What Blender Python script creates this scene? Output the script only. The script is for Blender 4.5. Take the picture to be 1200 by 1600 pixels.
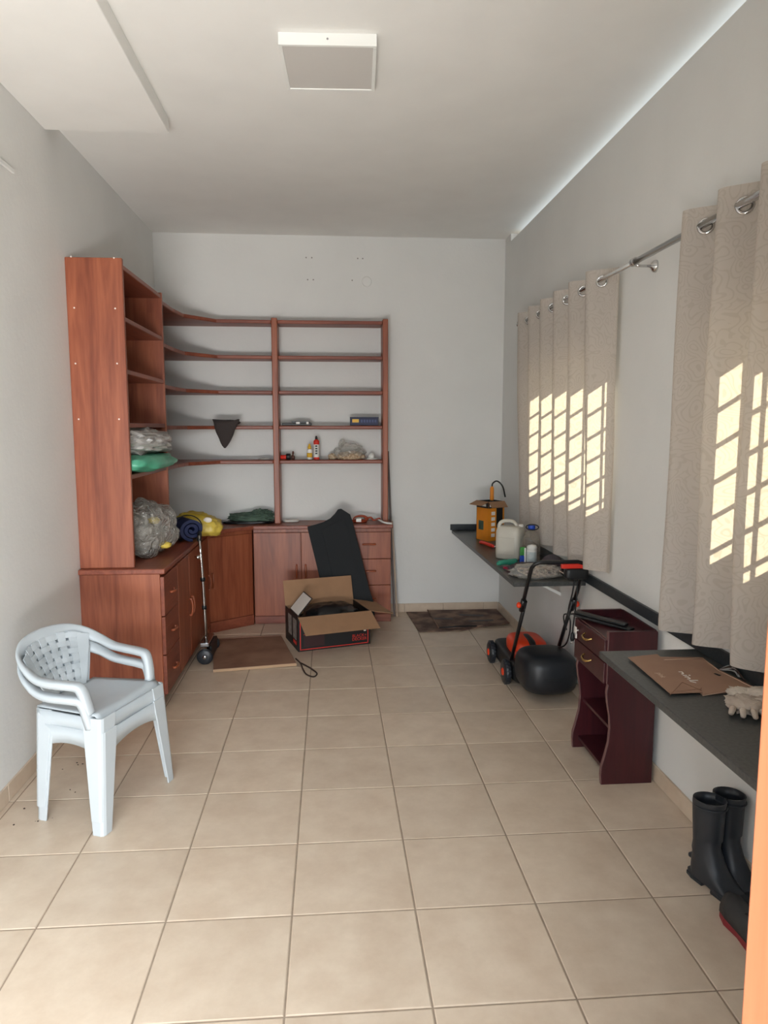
import bpy, bmesh, math, random
import numpy as np
from mathutils import Vector, Matrix, noise
random.seed(7)
S = bpy.context.scene
COL = S.collection
for o in list(bpy.data.objects): bpy.data.objects.remove(o)

# ------------------------------------------------------------------ camera
F_PX, PITCH, YAW, CAM_H = 1118.24, 0.1185, 0.0752, 1.5646
FW = Vector((math.sin(YAW)*math.cos(PITCH), math.cos(YAW)*math.cos(PITCH), -math.sin(PITCH)))
RT = Vector((math.cos(YAW), -math.sin(YAW), 0)); UP = RT.cross(FW)
cd = bpy.data.cameras.new('camera'); cam = bpy.data.objects.new('camera', cd); COL.objects.link(cam)
cd.sensor_fit = 'HORIZONTAL'; cd.sensor_width = 36; cd.lens = 36*F_PX/1200; cd.clip_start = 0.02
cam.matrix_world = Matrix(((RT.x,UP.x,-FW.x,0),(RT.y,UP.y,-FW.y,0),(RT.z,UP.z,-FW.z,CAM_H),(0,0,0,1)))
S.camera = cam
def at(px, py, ax, v):
    d = FW + RT*((px-600)/F_PX) - UP*((py-800)/F_PX); c = Vector((0,0,CAM_H)); i = 'xyz'.index(ax)
    return c + d*((v-c[i])/d[i])

# room (metres): left, right, back, front, height
XL, XR, YB, YF, H = -1.365, 1.4325, 5.9165, 0.42, 3.07
T = 0.40

# ------------------------------------------------------------------ world, sun, daylight, exposure
w = bpy.data.worlds.new('sky'); S.world = w; w.use_nodes = True
nt = w.node_tree; bg = nt.nodes['Background']
sky = nt.nodes.new('ShaderNodeTexSky'); sky.sky_type = 'HOSEK_WILKIE'; sky.turbidity = 3.0; sky.ground_albedo = 0.4
SUN_E, SUN_A = math.radians(28), math.radians(50)
SD = Vector((math.cos(SUN_E)*math.cos(SUN_A), math.cos(SUN_E)*math.sin(SUN_A), math.sin(SUN_E)))
sky.sun_direction = SD
nt.links.new(sky.outputs[0], bg.inputs[0]); bg.inputs[1].default_value = 0.6
sl = bpy.data.lights.new('sun', 'SUN'); sl.energy = 12.5; sl.angle = math.radians(0.53); sl.color = (1, .90, .72)
so = bpy.data.objects.new('sun', sl); COL.objects.link(so); so.rotation_euler = SD.to_track_quat('Z','Y').to_euler(); so.location = (6,5,6)
def area(name, loc, direction, sx, sy, power, color, spread=180):
    l = bpy.data.lights.new(name, 'AREA'); l.shape = 'RECTANGLE'; l.size = sx; l.size_y = sy; l.energy = power; l.color = color
    l.spread = math.radians(spread)
    o = bpy.data.objects.new(name, l); COL.objects.link(o); o.location = loc
    o.rotation_euler = Vector(direction).to_track_quat('-Z','Y').to_euler(); return o
# daylight that comes in through the open doorway behind the camera: the sky, and the sunlit yard below it
area('daylight_sky', (0.5,-1.7,3.35), (-.06,1,-.35), 4.4, 3.4, 480, (.84,.93,1.0))
area('daylight_yard', (0.0,-1.6,0.05), (-.05,.55,1), 2.8, 1.8, 450, (1.0,.985,.965))
# daylight in the slot between the roof slab and the window wall
area('daylight_slot', (XR+.09, 3.05, H-.031), (-1,0,.12), 5.2, .055, .75, (.55,.78,1.0), 170)
S.view_settings.view_transform = 'Standard'; S.view_settings.look = 'None'; S.view_settings.gamma = 1
S.view_settings.use_curve_mapping = False; S.view_settings.exposure = 0.64

# ------------------------------------------------------------------ materials
def lin(c):
    return tuple(((v/255)/12.92 if v/255 <= .04045 else ((v/255+.055)/1.055)**2.4) for v in c) + (1,)
def new_mat(name):
    m = bpy.data.materials.new(name); m.use_nodes = True
    return m, m.node_tree, m.node_tree.nodes['Principled BSDF']
def mat(name, c, rough=.5, metal=0, var=0, scale=8, bump=0, bscale=60, spec=.5, c2=None, stretch=(1,1,1), detail=4, ramp=(.35,.65), coat=0):
    m, t, b = new_mat(name); N = t.nodes; L = t.links
    b.inputs['Roughness'].default_value = rough; b.inputs['Metallic'].default_value = metal
    b.inputs['Specular IOR Level'].default_value = spec; b.inputs['Coat Weight'].default_value = coat
    col = lin(c); b.inputs['Base Color'].default_value = col
    tc = N.new('ShaderNodeTexCoord'); mp = N.new('ShaderNodeMapping'); mp.inputs['Scale'].default_value = stretch
    L.new(tc.outputs['Object'], mp.inputs[0])
    if var or c2:
        nz = N.new('ShaderNodeTexNoise'); nz.inputs['Scale'].default_value = scale; nz.inputs['Detail'].default_value = detail
        L.new(mp.outputs[0], nz.inputs['Vector'])
        cr = N.new('ShaderNodeValToRGB'); e = cr.color_ramp.elements
        e[0].position, e[1].position = ramp
        a = col[:3]; d = lin(c2)[:3] if c2 else tuple(min(1, v*(1+var)) for v in a)
        if not c2: a = tuple(v*(1-var) for v in a)
        e[0].color = (*a,1); e[1].color = (*d,1)
        L.new(nz.outputs['Fac'], cr.inputs[0]); L.new(cr.outputs[0], b.inputs['Base Color'])
    if bump:
        nb = N.new('ShaderNodeTexNoise'); nb.inputs['Scale'].default_value = bscale; nb.inputs['Detail'].default_value = 5
        L.new(mp.outputs[0], nb.inputs['Vector'])
        bp = N.new('ShaderNodeBump'); bp.inputs['Strength'].default_value = bump; bp.inputs['Distance'].default_value = .01
        L.new(nb.outputs['Fac'], bp.inputs['Height']); L.new(bp.outputs[0], b.inputs['Normal'])
    return m
def wood(name, dark, light, axis, rough=.42, k=1.0):
    m, t, b = new_mat(name); N = t.nodes; L = t.links
    tc = N.new('ShaderNodeTexCoord'); mp = N.new('ShaderNodeMapping')
    sc = [9*k,9*k,9*k]; sc['xyz'.index(axis)] = .7*k; mp.inputs['Scale'].default_value = sc
    L.new(tc.outputs['Object'], mp.inputs[0])
    n1 = N.new('ShaderNodeTexNoise'); n1.inputs['Scale'].default_value = 1.3; n1.inputs['Detail'].default_value = 6; n1.inputs['Distortion'].default_value = 1.2
    n2 = N.new('ShaderNodeTexNoise'); n2.inputs['Scale'].default_value = 9; n2.inputs['Detail'].default_value = 3
    L.new(mp.outputs[0], n1.inputs['Vector']); L.new(mp.outputs[0], n2.inputs['Vector'])
    mx = N.new('ShaderNodeMath'); mx.operation = 'MULTIPLY_ADD'; mx.inputs[1].default_value = .35
    L.new(n2.outputs['Fac'], mx.inputs[0]); L.new(n1.outputs['Fac'], mx.inputs[2])
    cr = N.new('ShaderNodeValToRGB'); e = cr.color_ramp.elements; e[0].position, e[1].position = .48, .86
    e[0].color = lin(dark); e[1].color = lin(light)
    L.new(mx.outputs[0], cr.inputs[0]); L.new(cr.outputs[0], b.inputs['Base Color'])
    b.inputs['Roughness'].default_value = rough
    return m
M = {}
M['plaster'] = mat('plaster', (222,222,219), .85, var=.02, scale=2.5, bump=.12, bscale=45)
M['ceiling'] = mat('ceiling_paint', (234,233,229), .9, var=.02, scale=3, bump=.05, bscale=30)
M['grout'] = mat('grout', (150,132,114), .9, var=.1, scale=30)
def tile_mat():
    m, t, b = new_mat('ceramic_tile'); N = t.nodes; L = t.links
    tc = N.new('ShaderNodeTexCoord'); oi = N.new('ShaderNodeObjectInfo')
    ad = N.new('ShaderNodeVectorMath'); ad.operation = 'ADD'
    mu = N.new('ShaderNodeVectorMath'); mu.operation = 'SCALE'; mu.inputs['Scale'].default_value = 37
    cb = N.new('ShaderNodeCombineXYZ')
    for i in range(3): L.new(oi.outputs['Random'], cb.inputs[i])
    L.new(cb.outputs[0], mu.inputs[0]); L.new(tc.outputs['Object'], ad.inputs[0]); L.new(mu.outputs[0], ad.inputs[1])
    n1 = N.new('ShaderNodeTexNoise'); n1.inputs['Scale'].default_value = 7; n1.inputs['Detail'].default_value = 8; n1.inputs['Roughness'].default_value = .65
    L.new(ad.outputs[0], n1.inputs['Vector'])
    cr = N.new('ShaderNodeValToRGB'); e = cr.color_ramp.elements; e[0].position, e[1].position = .3, .7
    e[0].color = lin((194,173,151)); e[1].color = lin((212,194,173))
    L.new(n1.outputs['Fac'], cr.inputs[0])
    hv = N.new('ShaderNodeHueSaturation'); mr = N.new('ShaderNodeMapRange'); mr.inputs['To Min'].default_value = .95; mr.inputs['To Max'].default_value = 1.04
    L.new(oi.outputs['Random'], mr.inputs['Value']); L.new(mr.outputs[0], hv.inputs['Value']); L.new(cr.outputs[0], hv.inputs['Color'])
    L.new(hv.outputs[0], b.inputs['Base Color'])
    mr2 = N.new('ShaderNodeMapRange'); mr2.inputs['To Min'].default_value = .3; mr2.inputs['To Max'].default_value = .45
    L.new(n1.outputs['Fac'], mr2.inputs['Value']); L.new(mr2.outputs[0], b.inputs['Roughness'])
    return m
M['tile'] = tile_mat()
M['wood_z'] = wood('cherry_wood_upright', (120,58,36), (160,90,60), 'z')
M['wood_x'] = wood('cherry_wood_lengthwise', (112,54,38), (146,80,58), 'x')
M['wood_y'] = wood('cherry_wood_deep', (112,54,38), (146,80,58), 'y')
M['wood_handle'] = wood('cherry_handle', (126,58,34), (164,88,54), 'z', .3)
M['jamb'] = wood('orange_door_wood', (214,120,78), (236,148,104), 'z', .45)
M['maroon'] = wood('mahogany_laminate', (52,18,24), (68,26,31), 'z', .35, 1.5)
M['maroon_edge'] = mat('mahogany_edge', (112,78,76), .5)
M['granite'] = mat('dark_granite', (58,60,60), .35, c2=(74,76,75), scale=90, detail=6)
M['strip'] = mat('dark_granite_strip', (40,46,50), .4, c2=(52,58,62), scale=90)
M['white_plastic'] = mat('white_plastic', (178,185,189), .38, var=.015, scale=6)
M['chrome'] = mat('chrome', (205,205,205), .12, 1)
M['steel'] = mat('steel', (180,180,182), .25, 1)
M['brass'] = mat('brass', (205,175,110), .25, 1)
M['lamp_frame'] = mat('lamp_frame', (235,236,232), .4)
M['lamp_diffuser'] = mat('lamp_diffuser', (206,203,198), .5)
M['black_plastic'] = mat('black_plastic', (20,22,24), .45)
M['mower_box'] = mat('mower_box_plastic', (22,26,32), .42, bump=.05, bscale=200)
M['black_metal'] = mat('black_metal', (22,22,24), .35)
M['black_fabric'] = mat('black_panel_fabric', (26,29,32), .85, bump=.2, bscale=400)
M['orange'] = mat('orange_plastic', (226,66,28), .4)
M['red'] = mat('red_plastic', (214,50,34), .42)
M['rubber'] = mat('black_rubber', (36,40,46), .42)
M['rubber_dusty'] = mat('dusty_rubber', (44,43,43), .7, c2=(62,59,57), scale=14)
M['red_sole'] = mat('red_sole', (128,34,40), .6)
M['card'] = mat('cardboard', (152,116,86), .85, var=.05, scale=12)
M['card_dark'] = mat('stained_cardboard', (84,64,56), .85, c2=(132,106,90), scale=7, detail=6, ramp=(.42,.6))
M['card_edge'] = mat('cardboard_edge', (176,146,116), .9)
M['box_black'] = mat('box_black_print', (20,20,22), .5)
M['box_grey'] = mat('box_grey_print', (112,104,98), .6, c2=(150,144,138), scale=30)
M['board_brown'] = mat('brown_board', (118,84,66), .6, c2=(146,112,92), scale=5, detail=7)
M['kraft'] = mat('kraft_paper', (154,120,99), .8, var=.05, scale=10)
M['kraft_edge'] = mat('kraft_edge', (196,168,146), .8)
M['kraft_dark'] = mat('kraft_crease', (118,84,62), .85)
M['white_print'] = mat('white_print', (226,220,212), .7)
M['red_print'] = mat('red_print', (206,52,40), .6)
M['black_bag'] = mat('black_bag_film', (16,17,20), .3)
M['grey_film'] = mat('grey_film', (140,136,131), .28, c2=(182,178,174), scale=9, ramp=(.4,.6), bump=.6, bscale=18)
M['pale_film'] = mat('pale_bag_contents', (128,122,112), .45, c2=(178,172,162), scale=12, bump=.9, bscale=26, ramp=(.35,.65))
M['green_film'] = mat('green_film', (58,142,110), .4, c2=(98,180,148), scale=5)
M['blue_foam'] = mat('navy_foam', (20,32,72), .55, var=.15, scale=20)
M['yellow_film'] = mat('yellow_film', (186,158,44), .4, c2=(214,188,84), scale=7)
M['green_cloth'] = mat('dark_green_cloth', (52,72,60), .75, c2=(84,106,90), scale=10)
M['dark_cloth'] = mat('dark_brown_cloth', (60,52,50), .9, bump=.3, bscale=300)
M['purple_cloth'] = mat('charcoal_cloth', (74,66,72), .9, bump=.3, bscale=200, var=.1)
M['glove'] = mat('glove_cloth', (176,160,146), .9, bump=.3, bscale=150, c2=(206,194,180), scale=12)
M['orange_box'] = mat('orange_print', (218,134,30), .55, var=.06, scale=10)
M['blue_cap'] = mat('blue_cap', (32,70,170), .4)
M['white_cap'] = mat('white_cap', (225,225,220), .45)
M['label_grey'] = mat('bottle_label', (176,188,190), .5, c2=(205,212,212), scale=30)
M['jug'] = mat('milky_jug_plastic', (196,192,180), .4, var=.05, scale=6)
M['teal'] = mat('teal_plastic', (46,132,108), .45)
M['green_print'] = mat('green_print', (62,140,60), .5)
M['navy'] = mat('navy_card', (28,36,70), .55, var=.1, scale=30)
M['yellow'] = mat('yellow_plastic', (222,174,40), .45)
M['brown_glass'] = mat('brown_bottle', (84,44,30), .3)
M['nuts'] = mat('nut_shells', (150,122,94), .75, c2=(206,186,158), scale=60, ramp=(.4,.62))
M['rust'] = mat('rust_cable', (150,62,34), .5)
M['rope'] = mat('rope_fibre', (140,116,100), .8, c2=(196,180,164), scale=30, stretch=(1,6,1))
M['dark_wood'] = wood('dark_stick_wood', (52,34,28), (80,54,42), 'z')
M['pale_wood'] = wood('pale_stick_wood', (150,124,100), (184,158,132), 'z')
M['cord_dark'] = mat('dark_cord', (52,36,30), .6)
M['cord_black'] = mat('black_cord', (16,16,18), .5)
M['wire'] = mat('pale_wire', (168,168,166), .45)
M['screw'] = mat('screw_white', (226,214,204), .5)
M['wall_plug'] = mat('wall_plug', (150,146,142), .8)
M['window_frame'] = mat('white_window_frame', (225,226,224), .45)
M['grille'] = mat('grille_paint', (206,204,200), .5)
def film(name, c, alpha, rough=.18, bump=.7):
    m, t, b = new_mat(name); N = t.nodes; L = t.links
    b.inputs['Base Color'].default_value = lin(c); b.inputs['Roughness'].default_value = rough
    tr = N.new('ShaderNodeBsdfTransparent'); tr.inputs[0].default_value = (.93,.93,.92,1)
    tcn = N.new('ShaderNodeTexCoord'); vb = N.new('ShaderNodeTexVoronoi'); vb.inputs['Scale'].default_value = 22; vb.feature = 'SMOOTH_F1'; nd = N.new('ShaderNodeTexNoise'); nd.inputs['Scale'].default_value = 9
    ma = N.new('ShaderNodeVectorMath'); ma.operation = 'MULTIPLY_ADD'; ma.inputs[1].default_value = (.12,.12,.12); L.new(tcn.outputs['Object'], nd.inputs['Vector']); L.new(nd.outputs['Color'], ma.inputs[0]); L.new(tcn.outputs['Object'], ma.inputs[2]); L.new(ma.outputs[0], vb.inputs['Vector'])
    bu = N.new('ShaderNodeBump'); bu.inputs['Strength'].default_value = bump; bu.inputs['Distance'].default_value = .02; L.new(vb.outputs['Distance'], bu.inputs['Height']); L.new(bu.outputs[0], b.inputs['Normal'])
    mx = N.new('ShaderNodeMixShader'); fr = N.new('ShaderNodeLayerWeight'); fr.inputs['Blend'].default_value = .35
    mr = N.new('ShaderNodeMapRange'); mr.inputs['To Min'].default_value = alpha; mr.inputs['To Max'].default_value = min(1, alpha+.45)
    L.new(fr.outputs['Facing'], mr.inputs['Value']); L.new(mr.outputs[0], mx.inputs[0])
    L.new(tr.outputs[0], mx.inputs[1]); L.new(b.outputs[0], mx.inputs[2])
    L.new(mx.outputs[0], N['Material Output'].inputs[0]); return m
M['clear_film'] = film('clear_plastic_film', (206,203,196), .22, .14, .35)
def bag_mat():
    m = film('crinkled_bag_film', (188,184,176), .34, .1, 0); t = m.node_tree; N = t.nodes; L = t.links; b = N['Principled BSDF']; b.inputs['Specular IOR Level'].default_value = 1.0
    tc = N.new('ShaderNodeTexCoord'); nz = N.new('ShaderNodeTexNoise'); nz.inputs['Scale'].default_value = 9; nz.inputs['Detail'].default_value = 2; nz.inputs['Distortion'].default_value = 2.2
    mp = N.new('ShaderNodeMapping'); mp.inputs['Scale'].default_value = (1.6,1.6,.7); mp.inputs['Rotation'].default_value = (.5,.3,.2); L.new(tc.outputs['Object'], mp.inputs[0]); L.new(mp.outputs[0], nz.inputs['Vector'])
    ab = N.new('ShaderNodeMath'); ab.operation = 'SUBTRACT'; ab.inputs[1].default_value = .5; L.new(nz.outputs['Fac'], ab.inputs[0]); a2 = N.new('ShaderNodeMath'); a2.operation = 'ABSOLUTE'; L.new(ab.outputs[0], a2.inputs[0])
    bu = N.new('ShaderNodeBump'); bu.inputs['Strength'].default_value = 1.0; bu.inputs['Distance'].default_value = .09; bu.invert = True; L.new(a2.outputs[0], bu.inputs['Height']); L.new(bu.outputs[0], b.inputs['Normal']); return m
M['bag_film'] = bag_mat()
M['clear_pet'] = film('clear_bottle_plastic', (170,160,148), .25, .15, 0)
def glass_mat():
    m, t, b = new_mat('window_glass'); N = t.nodes; L = t.links
    tr = N.new('ShaderNodeBsdfTransparent'); tr.inputs[0].default_value = (.93,.95,.95,1)
    gl = N.new('ShaderNodeBsdfGlossy'); gl.inputs['Roughness'].default_value = .02
    mx = N.new('ShaderNodeMixShader'); mx.inputs[0].default_value = .06
    L.new(tr.outputs[0], mx.inputs[1]); L.new(gl.outputs[0], mx.inputs[2]); L.new(mx.outputs[0], N['Material Output'].inputs[0]); return m
M['glass'] = glass_mat()
def curtain_mat():
    m, t, b = new_mat('curtain_jacquard'); N = t.nodes; L = t.links
    uv = N.new('ShaderNodeUVMap'); uv.uv_map = 'cloth'
    nz = N.new('ShaderNodeTexNoise'); nz.inputs['Scale'].default_value = 7; nz.inputs['Detail'].default_value = 1
    L.new(uv.outputs[0], nz.inputs['Vector'])
    mm = N.new('ShaderNodeVectorMath'); mm.operation = 'MULTIPLY_ADD'; mm.inputs[1].default_value = (.22,.22,.22)
    L.new(nz.outputs['Color'], mm.inputs[0]); L.new(uv.outputs[0], mm.inputs[2])
    vo = N.new('ShaderNodeTexVoronoi'); vo.inputs['Scale'].default_value = 15
    L.new(mm.outputs[0], vo.inputs['Vector'])
    sn = N.new('ShaderNodeMath'); sn.operation = 'MULTIPLY'; sn.inputs[1].default_value = 30
    L.new(vo.outputs['Distance'], sn.inputs[0])
    s2 = N.new('ShaderNodeMath'); s2.operation = 'SINE'; L.new(sn.outputs[0], s2.inputs[0])
    cr = N.new('ShaderNodeValToRGB'); e = cr.color_ramp.elements; e[0].position, e[1].position = .45, .75
    e[0].color = lin((205,197,189)); e[1].color = lin((202,194,185))
    cr2 = N.new('ShaderNodeValToRGB'); e2 = cr2.color_ramp.elements; e2[0].position, e2[1].position = .4, .8; e2[0].color = lin((212,205,196)); e2[1].color = lin((194,185,172)); L.new(s2.outputs[0], cr2.inputs[0])
    L.new(s2.outputs[0], cr.inputs[0])
    df = N.new('ShaderNodeBsdfDiffuse'); tl = N.new('ShaderNodeBsdfTranslucent')
    L.new(cr.outputs[0], df.inputs[0])
    mt = N.new('ShaderNodeMix'); mt.data_type = 'RGBA'; mt.blend_type = 'MULTIPLY'; mt.inputs[0].default_value = 1
    L.new(cr2.outputs[0], mt.inputs[6]); mt.inputs[7].default_value = (.97,.92,.84,1); L.new(mt.outputs[2], tl.inputs[0])
    mx = N.new('ShaderNodeMixShader'); mx.inputs[0].default_value = .36
    L.new(df.outputs[0], mx.inputs[1]); L.new(tl.outputs[0], mx.inputs[2]); L.new(mx.outputs[0], N['Material Output'].inputs[0])
    return m
M['curtain'] = curtain_mat()

# ------------------------------------------------------------------ mesh helpers
WL = {}
class MB:
    def __init__(s): s.v = []; s.f = []; s.sm = []
    def add(s, vs, fs, smooth=False):
        n = len(s.v); s.v += [tuple(v) for v in vs]; s.f += [tuple(i+n for i in f) for f in fs]; s.sm += [smooth]*len(fs); return s
    def box(s, x0,x1,y0,y1,z0,z1, m=None):
        vs = [Vector(p) for p in ((x0,y0,z0),(x1,y0,z0),(x1,y1,z0),(x0,y1,z0),(x0,y0,z1),(x1,y0,z1),(x1,y1,z1),(x0,y1,z1))]
        if m: vs = [m @ v for v in vs]
        return s.add(vs, [(3,2,1,0),(4,5,6,7),(0,1,5,4),(1,2,6,5),(2,3,7,6),(3,0,4,7)])
    def prism(s, poly, z0, z1, m=None):
        n = len(poly); vs = [Vector((x,y,z0)) for x,y in poly]+[Vector((x,y,z1)) for x,y in poly]
        a = sum(poly[i][0]*poly[(i+1)%n][1]-poly[(i+1)%n][0]*poly[i][1] for i in range(n))
        if m: vs = [m @ v for v in vs]
        fs = [tuple(range(n-1,-1,-1)), tuple(range(n,2*n))]+[(i,(i+1)%n,n+(i+1)%n,n+i) for i in range(n)]
        if a < 0: fs = [f[::-1] for f in fs]
        return s.add(vs, fs)
    def loft(s, rings, closed=True, caps=True, smooth=True):
        n = len(rings[0]); vs = [p for r in rings for p in r]; fs = []
        for i in range(len(rings)-1):
            for j in range(n if closed else n-1):
                k = (j+1)%n; fs.append((i*n+j, i*n+k, (i+1)*n+k, (i+1)*n+j))
        s.add(vs, fs, smooth)
        if caps and closed:
            b = len(s.v)-len(vs)
            s.f.append(tuple(b+j for j in range(n-1,-1,-1))); s.sm.append(False)
            s.f.append(tuple(b+(len(rings)-1)*n+j for j in range(n))); s.sm.append(False)
        return s
    def tube(s, pts, r, seg=8, caps=True, closed=False, up=(0,0,1)):
        pts = [Vector(p) for p in pts]; n = len(pts); rings = []; prev = None
        for i in range(n):
            a = pts[(i-1) % n] if (closed or i > 0) else pts[0]; b = pts[(i+1) % n] if (closed or i < n-1) else pts[-1]
            t = (b-a).normalized()
            if prev is None:
                u = Vector(up); u = u-t*u.dot(t)
                if u.length < 1e-3: u = Vector((1,0,0)); u = u-t*u.dot(t)
            else: u = prev-t*prev.dot(t)
            u.normalize(); prev = u; v = t.cross(u); rr = r[i] if isinstance(r,(list,tuple)) else r
            rings.append([pts[i]+(u*math.cos(2*math.pi*k/seg)+v*math.sin(2*math.pi*k/seg))*rr for k in range(seg)])
        if closed: rings.append(rings[0])
        return s.loft(rings, caps=caps and not closed)
    def lathe(s, c, prof, seg=20, m=None, sx=1, sy=1):
        rings = []
        for r,z in prof:
            ring = [Vector((math.cos(2*math.pi*k/seg)*r*sx, math.sin(2*math.pi*k/seg)*r*sy, z)) for k in range(seg)]
            rings.append([(m @ p if m else p)+Vector(c) for p in ring])
        return s.loft(rings)
    def sphere(s, c, r, seg=14, rings=9):
        rx,ry,rz = (r,r,r) if not isinstance(r,(tuple,list)) else r
        rr = []
        for i in range(rings+1):
            a = math.pi*(i+.02)/(rings+.04)-math.pi/2
            rr.append([Vector((c[0]+rx*math.cos(a)*math.cos(2*math.pi*k/seg), c[1]+ry*math.cos(a)*math.sin(2*math.pi*k/seg), c[2]+rz*math.sin(a))) for k in range(seg)])
        return s.loft(rr)
    def xf(s, m): s.v = [tuple(m @ Vector(v)) for v in s.v]; return s
def finish(ob, label=None, cat=None, group=None, kind=None):
    if label: ob['label'] = label
    if cat: ob['category'] = cat
    if group: ob['group'] = group
    if kind: ob['kind'] = kind
    return ob
def build(name, mb, m, parent=None, bevel=0, smooth=None, seg=2, **kw):
    if parent is None:
        vs = np.array(mb.v); o0 = Vector(((vs[:,0].min()+vs[:,0].max())/2, (vs[:,1].min()+vs[:,1].max())/2, vs[:,2].min()))
        if kw.get('origin'): o0 = Vector(kw['origin'])
    else: o0 = WL[parent.name]
    me = bpy.data.meshes.new(name); me.from_pydata([tuple(Vector(v)-o0) for v in mb.v], [], mb.f)
    sm = mb.sm if smooth is None else [smooth]*len(mb.f)
    me.polygons.foreach_set('use_smooth', sm); me.update()
    b = bmesh.new(); b.from_mesh(me); bmesh.ops.recalc_face_normals(b, faces=b.faces); b.to_mesh(me); b.free()
    me.materials.append(M[m] if isinstance(m,str) else m)
    ob = bpy.data.objects.new(name, me); COL.objects.link(ob)
    if parent is None: ob.location = o0
    else: ob.parent = parent
    WL[ob.name] = o0
    if bevel:
        md = ob.modifiers.new('bevel','BEVEL'); md.width = bevel; md.segments = seg; md.limit_method = 'ANGLE'; md.angle_limit = math.radians(40)
    return finish(ob, kw.get('label'), kw.get('cat'), kw.get('group'), kw.get('kind'))
def thing(name, label, cat, loc, group=None, kind=None):
    o = bpy.data.objects.new(name, None); COL.objects.link(o); o.location = loc; o.empty_display_size = .1
    WL[o.name] = Vector(loc); return finish(o, label, cat, group, kind)
def B(*a, m=None): return MB().box(*a, m=m)
def text_part(txt, size, mtx, m, parent, name='lettering', depth=.0006, align='CENTER', sx=1.0):
    cu = bpy.data.curves.new('t','FONT'); cu.body = txt; cu.size = size; cu.extrude = depth; cu.align_x = align; cu.align_y = 'CENTER'; cu.resolution_u = 3
    to = bpy.data.objects.new('t', cu); COL.objects.link(to); bpy.context.view_layer.update()
    me = bpy.data.meshes.new_from_object(to.evaluated_get(bpy.context.evaluated_depsgraph_get()))
    bpy.data.objects.remove(to)
    sc = Matrix.Diagonal((sx,1,1,1))
    mb = MB(); mb.add([mtx @ (sc @ v.co) for v in me.vertices], [tuple(p.vertices) for p in me.polygons])
    return build(name, mb, m, parent)
def blob(c, r, seed, amp=.12, freq=3.0, flat=None, ridge=.0, sub=4, power=1.0, m=None, flatshade=False):
    b = bmesh.new(); bmesh.ops.create_icosphere(b, subdivisions=sub, radius=1); out = MB(); off = Vector((seed*3.7, seed*1.3, seed*7.1))
    vs = []
    for v in b.verts:
        p = v.co.copy(); n = noise.fractal(p*freq+off, 1.0, 2.1, 4)
        k = 1+amp*n
        if ridge: k += ridge*(abs(noise.noise(p*freq*1.6+off*2))*2-.6)
        q = Vector(p)
        if power != 1: q = Vector(tuple(math.copysign(abs(x)**power, x) for x in p))
        q = Vector((q.x*r[0]*k, q.y*r[1]*k, q.z*r[2]*k))
        if m: q = m @ q
        q += Vector(c)
        if flat is not None and q.z < flat: q.z = flat
        vs.append(q)
    out.add(vs, [tuple(x.index for x in f.verts) for f in b.faces], not flatshade); b.free(); return out
def axes(o, x, y, z):
    x,y,z = Vector(x),Vector(y),Vector(z); o = Vector(o)
    return Matrix(((x.x,y.x,z.x,o.x),(x.y,y.y,z.y,o.y),(x.z,y.z,z.z,o.z),(0,0,0,1)))
def arc(pts, n=10):
    # Catmull-Rom through points
    P = [Vector(p) for p in pts]; P = [P[0]*2-P[1]]+P+[P[-1]*2-P[-2]]; out = []
    for i in range(1, len(P)-2):
        for k in range(n):
            t = k/n; a,b,c,d = P[i-1],P[i],P[i+1],P[i+2]
            out.append(.5*((2*b)+(c-a)*t+(2*a-5*b+4*c-d)*t*t+(3*b-3*c+d-a)*t**3))
    out.append(P[-2]); return out

# ------------------------------------------------------------------ room shell
floor = build('floor', B(XL-.15,XR+.15,-3.2,YB+.15,-.12,-.0025), 'grout', kind='structure')
xs = [XL]+[(c-1.337)*T for c in range(-2,5)]+[XR]; ys = [.52]+[(r+6.3848)*T for r in range(-5,9)]+[YB]
cache = {}
for i in range(len(xs)-1):
    for j in range(len(ys)-1):
        dx, dy = round(xs[i+1]-xs[i]-.0055,4), round(ys[j+1]-ys[j]-.0055,4)
        key = (dx,dy)
        if key not in cache:
            mb = MB(); h = (dx/2,dy/2); e = .003
            r0 = [(-h[0],-h[1]),(h[0],-h[1]),(h[0],h[1]),(-h[0],h[1])]; r1 = [(x-math.copysign(min(e,h[0]*.4),x), y-math.copysign(e,y)) for x,y in r0]
            mb.add([(*p,-.006) for p in r0]+[(*p,-.0015) for p in r0]+[(*p,0) for p in r1], [(3,2,1,0),(8,9,10,11)]+[(a+k,a+(k+1)%4,a+4+(k+1)%4,a+4+k) for a in (0,4) for k in range(4)])
            me = bpy.data.meshes.new('tile'); me.from_pydata(mb.v, [], mb.f); me.update(); me.materials.append(M['tile']); cache[key] = me
        o = bpy.data.objects.new('tile', cache[key]); COL.objects.link(o); o.parent = floor
        o.location = Vector(((xs[i]+xs[i+1])/2,(ys[j]+ys[j+1])/2,0))-WL['floor']
build('wall_back', B(XL-.15,XR+.15,YB,YB+.15,0,H), 'plaster', kind='structure')
build('wall_left', B(XL-.15,XL,YF,YB,0,H), 'plaster', kind='structure')
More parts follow.
